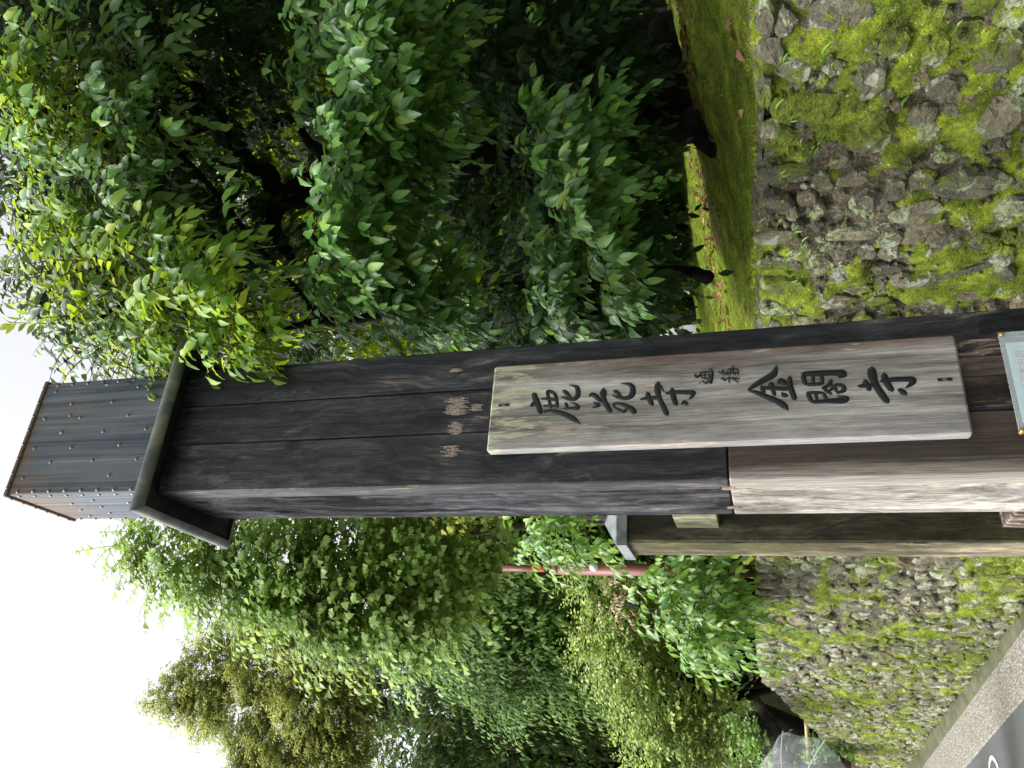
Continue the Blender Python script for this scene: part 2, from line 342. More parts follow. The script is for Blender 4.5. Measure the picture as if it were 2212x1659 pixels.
stones = []                                        # s, z, r_along, r_up, tilt, kind
def manual(ox, oy, k, lst):
    for (x, y, rx, ry, *ti) in lst:
        X, Y = (ox+x*k)/1.8228, (oy+y*k)/1.8228; P = onwall(X, Y); s, n = sn(P); d = px(P)[2]
        q = d/FPX*k/1.8228; stones.append([s, P[2], ry*q*1.12, rx*q*1.03, ti[0] if ti else random.uniform(-.15, .15)])
manual(2800, 0, .6027, [(360, 160, 60, 130), (490, 190, 75, 105), (400, 370, 105, 90), (860, 110, 225, 150), (350, 650, 60, 105), (560, 480, 130, 95), (810, 470, 65, 60), (720, 735, 130, 118), (1040, 560, 118, 150), (1045, 890, 165, 190), (430, 930, 120, 100), (490, 1180, 190, 85), (1475, 340, 95, 125), (1670, 250, 165, 90), (1900, 370, 150, 160), (1520, 600, 110, 90), (1390, 790, 95, 85), (1880, 790, 180, 190), (1980, 90, 120, 130), (1260, 20, 150, 55), (930, 1200, 115, 58), (1700, 1230, 270, 130), (1960, 1400, 110, 120), (1350, 1420, 190, 110), (430, 1370, 110, 80), (1540, 1050, 90, 45), (640, 1010, 60, 60), (1640, 560, 40, 40), (700, 1500, 50, 40)])
manual(2800, 600, .557, [(455, 640, 160, 68), (450, 820, 150, 58), (510, 970, 180, 88), (490, 1140, 150, 78), (770, 820, 90, 120), (1000, 610, 185, 68), (1530, 600, 165, 160), (1690, 890, 310, 62, .34), (1930, 660, 90, 85), (1820, 1020, 160, 66), (2130, 430, 105, 125), (1050, 1000, 95, 48), (880, 1090, 140, 66), (1250, 850, 115, 48), (1180, 1080, 90, 50), (2090, 980, 80, 60), (1500, 1080, 110, 50), (1780, 470, 55, 45), (620, 560, 50, 40)])
pts = [(a[0], a[1], max(a[2], a[3])*.8+min(a[2], a[3])*.2) for a in stones]
s = 3.25                                           # capstones along the top to the left of the post
while s < 12.6:
    r_ = random.uniform(.055, .10); s += r_; zt = float(ztop(s)); rv = random.uniform(.07, .13); stones.append([s, zt-rv*.72, r_*.95, rv, random.uniform(-.25, .25)]); pts.append((s, zt-rv*.7, max(r_, rv))); s += r_
s = .2
while s > -1.9:
    r_ = random.uniform(.05, .09); zt = float(ztop(s)); stones.append([s, zt-.05, r_, .08, 0]); pts.append((s, zt-.05, .08)); s -= 2*r_
G = {}
def near(s, z):
    i, j = int(s/.2), int(z/.2)
    return [q for a in (-1, 0, 1) for b in (-1, 0, 1) for q in G.get((i+a, j+b), ())]
def put(p): G.setdefault((int(p[0]/.2), int(p[1]/.2)), []).append(p)
for p in pts: put(p)
for rr, tries in ((.085, 2000), (.062, 7000), (.042, 12000), (.026, 12000)):
    for _ in range(tries):
        s = random.uniform(-1.9, 12.9); z = random.uniform(.04, 1) * (float(ztop(s))-.06)
        r_ = rr*random.uniform(.8, 1.25)
        if s < 3.3 and s > .7 and z > .55 and r_ > .06: continue
        if all((s-q[0])**2+(z-q[1])**2 > (r_*.80+q[2]*.84)**2 for q in near(s, z)):
            p = (s, z, r_); pts.append(p); put(p); e = random.uniform(.72, 1.0)
            stones.append([s, z, r_*random.choice((1, 1.15)), r_*e, random.uniform(-.6, .6)])
def stone_proto(k):
    n = random.choice((8, 9, 10, 11)); ph = random.uniform(0, 6.28); V = []
    ang = np.sort(np.linspace(0, 2*math.pi, n, endpoint=False)+np.array([random.uniform(-.28, .28) for _ in range(n)])); m_ = random.choice((3, 4, 4, 5)); rot = random.uniform(0, 6.28)
    rad = [1.06*math.cos(math.pi/m_)/max(.35, math.cos(((a-rot) % (2*math.pi/m_))-math.pi/m_))*random.uniform(.88, 1.1) for a in ang]; rad = np.array(rad)*.5+.55*np.array([random.uniform(.75, 1.1) for _ in ang])
    tx, ty = random.uniform(-.22, .22), random.uniform(-.22, .22)
    for f, z, jz in ((1.0, -.8, 0), (1.02, .02, .12), (.80, .30, .13), (.40, .34, .16)):
        for i in range(n):
            a = ang[i]+(random.uniform(-.12, .12) if f < 1 else 0); r_ = rad[i]*f*(1+random.uniform(-.07, .07))
            x, y = r_*math.cos(a), r_*math.sin(a); V.append((x, y, z+random.uniform(-jz, jz)+(tx*x+ty*y if f < 1 else 0)))
    V.append((random.uniform(-.1, .1), random.uniform(-.1, .1), .34+random.uniform(-.1, .1))); F = []
    for q in range(3):
        for i in range(n): F.append((q*n+i, q*n+(i+1) % n, q*n+n+(i+1) % n, q*n+n+i))
    for i in range(n): F.append((3*n+i, 3*n+(i+1) % n, 4*n))
    return MB().add(V, F)
protos = [stone_proto(k) for k in range(28)]; pmesh = [p.mesh('stone') for p in protos]
for me in pmesh: me.materials.append(M['stone'])
def stone_m(st):
    s, z, ra, ru, ti = st; dep = min(.030, .24*min(ra, ru)+.006)*(.6+.8*((s*37.7+z*91.3) % 1.0))
    c, q = math.cos(ti), math.sin(ti); ax, ay, az = -DW, np.array([0, 0, 1.]), -NG
    X = (ax*c+ay*q)*ra; Y = (-ax*q+ay*c)*ru; o = wp(s, WN+.03*z/1.6-.004, z)
    return np.array([[X[i], Y[i], az[i]*dep*2, o[i]-wo[i]] for i in range(3)])
def vis(st):
    P = wp(st[0], WN, st[1]); x, y, z = px(P)
    if z < .2 or not (-20 < x < 2240 and -20 < y < 1680): return 0
    if 690 < y < 1195: return 0
    return min(st[2], st[3])/z + max(st[2], st[3])*.3/z
stones.sort(key=vis, reverse=True); rest = MB()
for i, st in enumerate(stones):
    m_ = stone_m(st); k = random.randrange(28)
    if i < 300 and vis(st) > 0:
        o = bpy.data.objects.new('stone', pmesh[k]); C.objects.link(o); o.parent = wall; o.matrix_local = Matrix([*m_.tolist(), [0, 0, 0, 1]])
    else:
        V = np.array(protos[k].v)@m_[:, :3].T + m_[:, 3]; rest.add(V, protos[k].f)
for _ in range(900):                               # chips and grit packed between the stones
    s = random.uniform(.6, 3.3); z = random.uniform(.5, 1)*(float(ztop(s))-.03); r_ = random.uniform(.004, .014); m_ = stone_m([s, z, r_, r_*random.uniform(.6, 1), random.uniform(-1, 1)]); m_[:, 3] += -NG*random.uniform(-.004, .008); k = random.randrange(28)
    rest.add(np.array(protos[k].v)@m_[:, :3].T + m_[:, 3], protos[k].f)
rest.build('small_stones', M['stone'], wall, kind='stuff')

# ================================================================== the gate post
POST_W, POST_D = .406, .287; PSI = R(63.48); CP = np.array([-.2585, 1.9, 0])
PA = np.array([math.sin(PSI), math.cos(PSI), 0]); PB = np.array([-math.cos(PSI), math.sin(PSI), 0]); PRZ = math.pi/2-PSI
def front(x, y, off=0.0):
    """photograph point on a plane parallel to the front face -> (u, z)"""
    r = ray(x, y); P = E0 + r*(((CP+PB*off)-E0)@PB/(r@PB)); return float((P-CP)@PA), float(P[2])
def side(x, y):
    r = ray(x, y); P = E0 + r*((CP-E0)@PA/(r@PA)); return float((P-CP)@PB), float(P[2])
slate = ((.007, .008, .011), (.021, .023, .028), (.055, .056, .060))
M['wood_dark'] = wood('wood_dark', *slate, pale=(.13, .105, .08), pale_amt=.55, rough=.5)
M['wood_dark_b'] = wood('wood_dark_b', (.009, .010, .012), (.028, .029, .032), (.072, .070, .070), pale=(.15, .12, .09), pale_amt=.53, rough=.5, loc=(2, 5, 1))
M['wood_side'] = wood('wood_side', (.016, .017, .019), (.040, .041, .044), (.085, .086, .088), pale=(.17, .17, .17), pale_amt=.58, rough=.75, loc=(4, 1, 2), spec=.0)
M['wood_brown'] = wood('wood_brown', (.018, .014, .012), (.05, .036, .028), (.14, .10, .075), pale=(.30, .25, .20), pale_amt=.52, loc=(1, 2, 7))
M['wood_tan'] = wood('wood_tan', (.10, .075, .055), (.21, .165, .13), (.34, .28, .23), pale=(.42, .37, .32), pale_amt=.5, loc=(6, 2, 3))
M['wood_support'] = wood('wood_support', (.018, .015, .011), (.05, .042, .028), (.12, .10, .065), pale=(.22, .16, .09), pale_amt=.6, loc=(3, 8, 2), green=(.045, .05, .018))
M['wood_support_side'] = wood('wood_support_side', (.06, .053, .036), (.135, .12, .082), (.24, .21, .145), loc=(5, 3, 9), green=(.09, .09, .035), spec=.05)
M['beam'] = wood('beam', (.035, .036, .02), (.12, .12, .07), (.24, .23, .14), loc=(2, 2, 4), pos=(.4, .52, .62))
def graft(name, x0, x1, dark, pale):
    t = NT(name); n1 = t.noise(t.coord('Object', (34, 34, 1.3)), 1, 8, .7, .4); n2 = t.noise(t.coord('Object', (210, 210, 10)), 1, 5, .7)
    sp = t.n('SeparateXYZ'); t.l(t.n('TexCoord').outputs['Object'], sp.inputs[0])
    gx = t.math('ADD', sp.outputs[0], t.math('MULTIPLY', t.math('SUBTRACT', n1, .5), .10)); mr = t.n('MapRange'); mr.inputs[1].default_value = x0; mr.inputs[2].default_value = x1; t.l(gx, mr.inputs[0])
    p1 = t.ramp(n1, [(.35, tuple(c*.55 for c in pale)), (.5, pale), (.66, tuple(min(.8, c*1.35) for c in pale))]); d1 = t.ramp(n1, [(.35, dark), (.65, tuple(c*2.4 for c in dark))])
    c = t.mix(t.ramp(mr.outputs[0], [(.2, 0), (.8, 1)]), p1, d1); c = t.mix(.9, c, t.ramp(n2, [(.34, .5), (.5, 1), (.68, 1.45)]), 'MULTIPLY'); t.bump(n2, .5, .005)
    return t.done(c, .6, .35)
M['graft'] = graft('graft', .010, .042, (.032, .024, .018), (.26, .235, .20))
def metal(name, rust):
    t = NT(name); n1 = t.noise(t.coord('Object', (58, 58, 1.0)), 1, 5, .6, .2); n2 = t.noise(t.coord('Object', (5, 5, 3)), 1, 5); n3 = t.noise(t.coord('Object'), 130, 3)
    c = t.ramp(n1, [(.38, (.060, .072, .090)), (.52, (.115, .13, .15)), (.60, (.13, .143, .155)), (.68, (.19, .195, .19))]); c = t.mix(.5, c, t.ramp(n2, [(.3, .65), (.7, 1.3)]), 'MULTIPLY')
    c = t.mix(t.ramp(n3, [(.66, 0), (.74, .5)]), c, (.30, .31, .31))
    sp = t.n('SeparateXYZ'); t.l(t.n('TexCoord').outputs['Object'], sp.inputs[0]); mr = t.n('MapRange'); mr.inputs[1].default_value = rust-.26; mr.inputs[2].default_value = rust; t.l(sp.outputs[2], mr.inputs[0])
    rf = t.math('MULTIPLY', t.ramp(mr.outputs[0], [(0, 0), (1, 1)]), t.ramp(t.noise(t.coord('Object', (9, 9, 2.5)), 1, 5, .6, .5), [(.40, 0), (.62, 1)]))
    c = t.mix(rf, c, t.ramp(n1, [(.35, (.13, .06, .03)), (.65, (.24, .19, .12))])); t.bump(n2, .25, .01)
    return t.done(c, t.ramp(n1, [(.35, .6), (.6, .8)]), .12, .0)
_, Z_EAVE = front(300, 1075, -.08); Z_EAVE = EYE + 1.715
Z_HEAD = front(6, 1075)[1]
M['clad'] = metal('metal_clad', Z_HEAD); M['rustband'] = plain('rusty_band', (.13, .085, .065), .7, .3, .2, .45, 60)
M['eave'] = None
t = NT('eave_metal'); n1 = t.noise(t.coord('Object'), 14, 6, .6); n2 = t.noise(t.coord('Object', (1, 1, 1)), 80, 4)
c_ = t.ramp(n1, [(.32, (.06, .07, .068)), (.5, (.12, .13, .12)), (.62, (.19, .19, .15)), (.75, (.23, .19, .10))]); c_ = t.mix(.4, c_, t.ramp(n2, [(.3, .6), (.7, 1.2)]), 'MULTIPLY'); t.bump(n1, .2, .01); M['eave'] = t.done(c_, .42, .5, .3)
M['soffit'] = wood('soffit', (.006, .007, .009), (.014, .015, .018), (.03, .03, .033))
M['stud'] = plain('stud_metal', (.16, .155, .14), .4, .5, .6, .4, 90); M['brass'] = plain('brass', (.50, .34, .10), .35, .5, .8, .15)

gate = empty('gate_post', CP, PRZ, label='tall dark timber gate post with studded metal head, tied to a short support post', cat='gate post')
u1 = front(548.6, 870)[0]; u2 = front(548.6, 954)[0]; Z_J = front(1571, 972)[1]
shaft = MB().box(.004, POST_W-.004, .066, POST_D-.004, 0, Z_EAVE+.02, .004).build('shaft', M['wood_side'], gate)
def board(x0, x1, z0, z1, mat, y1=.068, y0=0.0, c=.0035, name='board', par=shaft): return MB().box(x0, x1, y0, y1, z0, z1, c).build(name, mat, par)
g_ = .0012
board(0, u2-g_, Z_J+.0015, Z_EAVE+.01, M['wood_dark_b']); board(u2+g_, u1-g_, .0, Z_EAVE+.01, M['wood_dark'], y0=.0006); board(u1+g_, POST_W, 0, Z_EAVE+.01, M['wood_dark'], y0=.0003)
board(0, u2-g_, 0, Z_J-.0015, M['graft'])
side_b = MB().box(.0, .02, .0695, POST_D, Z_J+.0015, Z_EAVE+.01, .003).build('board', M['wood_side'], shaft)
M['graft_side'] = wood('graft_side', (.13, .12, .10), (.255, .24, .215), (.37, .355, .325), loc=(9, 1, 4), rough=.8, spec=.0)
MB().box(.0, .02, .0695, POST_D, 0, Z_J-.0015, .003).build('board', M['graft_side'], shaft)
for k, (a, b, mt) in enumerate(((.285, .33, 'wood_brown'), (.235, .2835, 'wood_tan'), (.165, .2335, 'wood_brown'))):
    MB().box(a, b, -.004, .02, 0, front(2040, 830)[1]+.01*k, .002).build('board', M[mt], shaft)
for (x, y) in ((1574, 1055), (1585, 1096)):
    t_, z_ = side(x, y); MB().box(-.0015, .012, t_-.011, t_+.011, z_-.016, z_+.016, .001).build('key', M['wood_tan'], shaft); MB().box(-.001, .012, t_-.011, t_+.011, z_+.0162, z_+.021).build('key_slot', M['soffit'], shaft)
MB().box(.345, .372, -.002, .02, front(2135, 735)[1]-.01, front(2135, 735)[1]+.012).build('peg_hole', M['soffit'], shaft)
def crack(pts, w2):
    Q = spline([front(x, y) for x, y in pts], 8); V = []
    for i, (u, z) in enumerate(Q):
        ww = w2*math.sin(math.pi*(i+.3)/(len(Q)+.3))*random.uniform(.6, 1.3); V += [(u-ww, -.0004, z), (u+ww, -.0004, z)]
    MB().add(V, [(2*i, 2*i+1, 2*i+3, 2*i+2) for i in range(len(Q)-1)]).build('crack', M['soffit'], shaft)
crack([(420, 905), (540, 898), (700, 890), (800, 893), (900, 882)], .0013); crack([(700, 905), (850, 893), (980, 880), (1050, 878)], .0012); crack([(560, 830), (750, 822), (950, 815)], .0007); crack([(560, 975), (720, 985), (900, 978), (1000, 976)], .0007); crack([(380, 1010), (500, 1018), (620, 1016)], .0008); crack([(1120, 765), (1300, 752), (1550, 738)], .0007)
MB().box(.36, .375, -.0006, .01, front(985, 803)[1]-.018, front(985, 803)[1]+.018, .0004).build('knot', M['soffit'], shaft)
# worn patches where a strap once sat: thin splintered strips of bare wood
M['bare'] = plain('bare_wood', (.24, .20, .165), .8, .2, 0, .7, 220)
for (x, y, hu, hz) in ((985, 878, .026, .040), (975, 975, .016, .026), (985, 800, .005, .02), (985, 925, .018, .024), (1030, 880, .010, .02)):
    u, z = front(x, y); mb = MB()
    for q in range(int(1500*hu**.5*.6)):
        a = u+random.uniform(-hu, hu); b = z+random.gauss(0, hz*.3); l_ = hz*random.uniform(.3, .9); w2 = random.uniform(.0004, .0013)
        mb.add([(a-w2, -.0008, b-l_/2), (a+w2, -.0008, b-l_/2*.7), (a+w2*.8, -.0016, b+l_/2), (a-w2*.6, -.0008, b+l_/2*.8)], [(0, 1, 2, 3)])
    mb.build('worn_patch', M['bare'], shaft)
# metal-clad head with studs
head = MB().box(.003, POST_W-.003, .003, POST_D-.003, Z_EAVE+.03, Z_HEAD-.002, .004).build('head', M['clad'], gate)
Z_B = .015
MB().box(-.004, POST_W+.004, -.004, POST_D+.004, Z_HEAD-Z_B, Z_HEAD, .003).build('top_band', M['rustband'], head)
me = MB(); V = []
for i in range(4):
    for k in range(8): a = k*math.pi/4; r_ = .0062*math.cos(i*math.pi/6.5); V.append((r_*math.cos(a), -.0062*.75*math.sin(i*math.pi/6.5), r_*math.sin(a)))
stud_me = MB().add(V, [(i*8+k, i*8+(k+1) % 8, i*8+8+(k+1) % 8, i*8+8+k) for i in range(3) for k in range(8)] + [tuple(range(24, 32))]).mesh('stud'); stud_me.materials.append(M['stud'])
stud_me.polygons.foreach_set('use_smooth', np.ones(len(stud_me.polygons), bool))
def stud(u, z, face='f'):
    o = bpy.data.objects.new('stud', stud_me); C.objects.link(o); o.parent = head
    if face == 'f': o.location = (u, .0028, z)
    else: o.location = (.0028, u, z); o.rotation_euler.z = -math.pi/2
for (x, y) in [(283, 740), (400, 832), (455, 720), (900, 532), (730, 632), (1010, 615), (835, 720), (670, 824), (395, 832), (950, 808), (775, 912), (600, 1014), (887, 1005), (324, 1025), (220, 935), (290, 745), (362, 568), (462, 645), (145, 1130), (708, 1110), (460, 930), (520, 735), (1060, 700)]:
    u, z = front(x*.6027/1.8228, (1200+y*.6027)/1.8228)
    if .02 < u < POST_W-.02 and Z_EAVE+.07 < z < Z_HEAD-.04: stud(u, z)
nz = 9; za, zb = Z_EAVE+.05, Z_HEAD-.05
for k in range(nz):
    z = za+(zb-za)*k/(nz-1); stud(.014, z); stud(POST_W-.014, z-.01); stud(.016, z, 's'); stud(POST_D-.014, z, 's')
for k in range(8):
    a = (k+.5)/8; o = bpy.data.objects.new('stud', stud_me); C.objects.link(o); o.parent = head; o.location = (a*POST_W, -.0042, Z_HEAD-.0078); o.scale = (.8, .8, .8)
    if k < 6: o = bpy.data.objects.new('stud', stud_me); C.objects.link(o); o.parent = head; o.location = (-.0042, (k+.5)/6*POST_D, Z_HEAD-.0078); o.rotation_euler.z = -math.pi/2; o.scale = (.8, .8, .8)
for k in range(3):
    for q in range(4): stud(.07+.07*k+(.03 if q % 2 else 0), za+.04+q*.115+.03*k, 's')
# the little roof round the post: soffit, bullnose rim, sloping top
OE = .081; zr = Z_EAVE; rr = .021
prof = [(0, zr-.004), (OE-.02, zr-.016)]
sof = MB(); rim = MB(); topm = MB()
def sweep(mb, pr, inset=0.0):
    V = []
    for (o, z) in pr: V += [(-o, -o, z), (POST_W+o, -o, z), (POST_W+o, POST_D+o, z), (-o, POST_D+o, z)]
    return mb.add(V, [(i*4+k, i*4+(k+1) % 4, i*4+4+(k+1) % 4, i*4+4+k) for i in range(len(pr)-1) for k in range(4)])
eave = sweep(rim, [(OE-.020+rr*math.cos(a)*.95, zr+.006+rr*math.sin(a)) for a in np.linspace(-1.75, 1.75, 15)]).build('eave', M['eave'], gate)
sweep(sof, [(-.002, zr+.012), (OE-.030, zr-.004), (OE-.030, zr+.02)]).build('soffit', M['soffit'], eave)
sweep(topm, [(OE-.024, zr+.0275), (.03, zr+.06), (-.001, zr+.075)]).build('eave_top', M['eave'], eave)
# support post behind with its metal cap and tie beams
T0, SW = 1.0, .19; SU = .109; Z_S = EYE+.505
sup = MB().box(SU, SU+SW, T0, T0+SW, 0, Z_S, .006).build('support_post', M['wood_support'], gate)
MB().box(SU-.004, SU+.012, T0+.004, T0+SW-.003, 0, Z_S-.002, .003).build('side_board', M['wood_support_side'], sup)
M['zinc'] = plain('zinc_cap', (.33, .36, .36), .35, .5, .7, .35, 25)
q = .018; cap = MB(); a0, a1, b0, b1 = SU-q, SU+SW+q, T0-q, T0+SW+q; cxm, cym = (a0+a1)/2, (b0+b1)/2
for zz, ee in ((Z_S-.03, 0), (Z_S+.006, 0), (Z_S+.010, .002)): cap.add([(a0+ee, b0+ee, zz), (a1-ee, b0+ee, zz), (a1-ee, b1-ee, zz), (a0+ee, b1-ee, zz)], [])
cap.v.append((cxm, cym, Z_S+.075)); cap.f = [(i*4+k, i*4+(k+1) % 4, i*4+4+(k+1) % 4, i*4+4+k) for i in range(2) for k in range(4)] + [(8+k, 8+(k+1) % 4, 12) for k in range(4)] + [(3, 2, 1, 0)]
cap.build('post_cap', M['zinc'], sup)
bu = .159; MB().box(bu, bu+.09, POST_D-.01, T0+.01, EYE+.143, EYE+.294, .004).build('tie_beam', M['beam'], gate)
zlow = front(2194, 1128, .85)[1]; MB().box(bu-.004, bu+.094, POST_D-.01, T0+.01, zlow-.16, zlow, .004).build('tie_beam', M['wood_brown'], gate)

# ================================================================== name board with carved characters
t = NT('sign_wood'); n1 = t.noise(t.coord('Object', (26, 26, 1.5)), 1, 8, .68, .5); n2 = t.noise(t.coord('Object', (260, 260, 14)), 1, 5, .7); n3 = t.noise(t.coord('Object', (34, 34, 5)), 1, 7, .75, .5); n4 = t.noise(t.coord('Object', (11, 11, 2.0), (4, 4, 4)), 1, 6, .6, .3)
c_ = t.ramp(n1, [(.36, (.095, .086, .073)), (.45, (.185, .175, .153)), (.53, (.27, .26, .23)), (.63, (.42, .41, .38))])
sp = t.n('SeparateXYZ'); t.l(t.n('TexCoord').outputs['Object'], sp.inputs[0])
mr = t.n('MapRange'); mr.inputs[1].default_value = .055; mr.inputs[2].default_value = .0; t.l(t.math('ADD', sp.outputs[0], t.math('MULTIPLY', t.math('SUBTRACT', n1, .5), .03)), mr.inputs[0])
c_ = t.mix(t.math('MULTIPLY', mr.outputs[0], .6), c_, (.42, .41, .41))
mr = t.n('MapRange'); mr.inputs[1].default_value = .20; mr.inputs[2].default_value = .25; t.l(t.math('ADD', sp.outputs[0], t.math('MULTIPLY', t.math('SUBTRACT', n3, .5), .05)), mr.inputs[0])
c_ = t.mix(t.math('MULTIPLY', mr.outputs[0], .7), c_, (.15, .095, .075))
c_ = t.mix(t.math('MULTIPLY', t.ramp(n4, [(.60, 0), (.63, .8)]), t.ramp(n2, [(.3, .4), (.6, 1)])), c_, (.46, .38, .32))
mr = t.n('MapRange'); mr.inputs[1].default_value = .7; mr.inputs[2].default_value = 1.12; t.l(sp.outputs[2], mr.inputs[0])
c_ = t.mix(t.math('MULTIPLY', t.math('MULTIPLY', mr.outputs[0], t.ramp(n3, [(.5, 0), (.58, 1)])), .85), c_, (.50, .49, .34))
c_ = t.mix(.8, c_, t.ramp(n2, [(.34, .6), (.66, 1.35)]), 'MULTIPLY'); t.bump(n2, .4, .004); c_ = t.mix(.8, c_, t.ramp(t.noise(t.coord('Object', (7, 7, 3)), 1, 6, .65, .6), [(.38, .8), (.5, 1), (.62, 1.15)]), 'MULTIPLY'); M['sign'] = t.done(c_, .75, .2)
M['ink'] = plain('black_lacquer', (.007, .008, .010), .42, .35, 0, .4, 60)
SO = -.031
c4 = [front(x, y, SO) for x, y in ((1051, 975.8), (1067, 792), (2061.7, 720.7), (2103.6, 938))]
su0, su1 = (c4[0][0]+c4[3][0])/2, (c4[1][0]+c4[2][0])/2; sz0, sz1 = (c4[2][1]+c4[3][1])/2, (c4[0][1]+c4[1][1])/2
SB = CP + PA*su0 + PB*SO + np.array([0, 0, sz0])
sign = empty('name_board', SB, PRZ, label='weathered grey wooden name board with carved black characters 鹿苑寺 通称 金閣寺 on the gate post', cat='sign')
W_, H_ = su1-su0, sz1-sz0
MB().box(0, W_, .0, .029, 0, H_, .005).build('board', M['sign'], sign)
def stroke(mb, pts, conv):
    Q = spline(np.array(pts, float), 5) if len(pts) > 2 else np.linspace(pts[0], pts[1], 6); ns = len(Q); V = []; F = []
    P2 = np.array([conv(x, y) for x, y, _ in Q]); Wd = np.array([np.linalg.norm(np.subtract(conv(x, y+5), conv(x, y-5)))/10 for x, y, _ in Q])*Q[:, 2]*.5*1.22
    # round the ends
    for i in range(ns):
        tng = P2[min(i+1, ns-1)]-P2[max(i-1, 0)]; tng /= np.linalg.norm(tng)+1e-9; nr = np.array([-tng[1], tng[0]])
        e = 1.0
        if i in (0, ns-1): e = .45
        for k, hgt in ((-1, 0), (-.93, .0012), (-.5, .0026), (0, .0032), (.5, .0026), (.93, .0012), (1, 0)):
            p = P2[i]+nr*Wd[i]*k*e + (tng*Wd[i]*(.35 if i else -.35)*(1-abs(k)) if i in (0, ns-1) else 0); V.append((p[0], -hgt+.0004, p[1]))
    for i in range(ns-1):
        for k in range(6): F.append((i*7+k, i*7+k+1, i*7+k+8, i*7+k+7))
    F += [tuple(range(6, -1, -1)), tuple(range((ns-1)*7, ns*7))]
    mb.add(V, F)
def conv1(x, y): u, z = front((2050+x*.33906)/1.8228, (1380+y*.33906)/1.8228, SO); return (u-su0, z-sz0)
def conv2(x, y): u, z = front((2700+x*.45208)/1.8228, (1380+y*.45208)/1.8228, SO); return (u-su0, z-sz0)
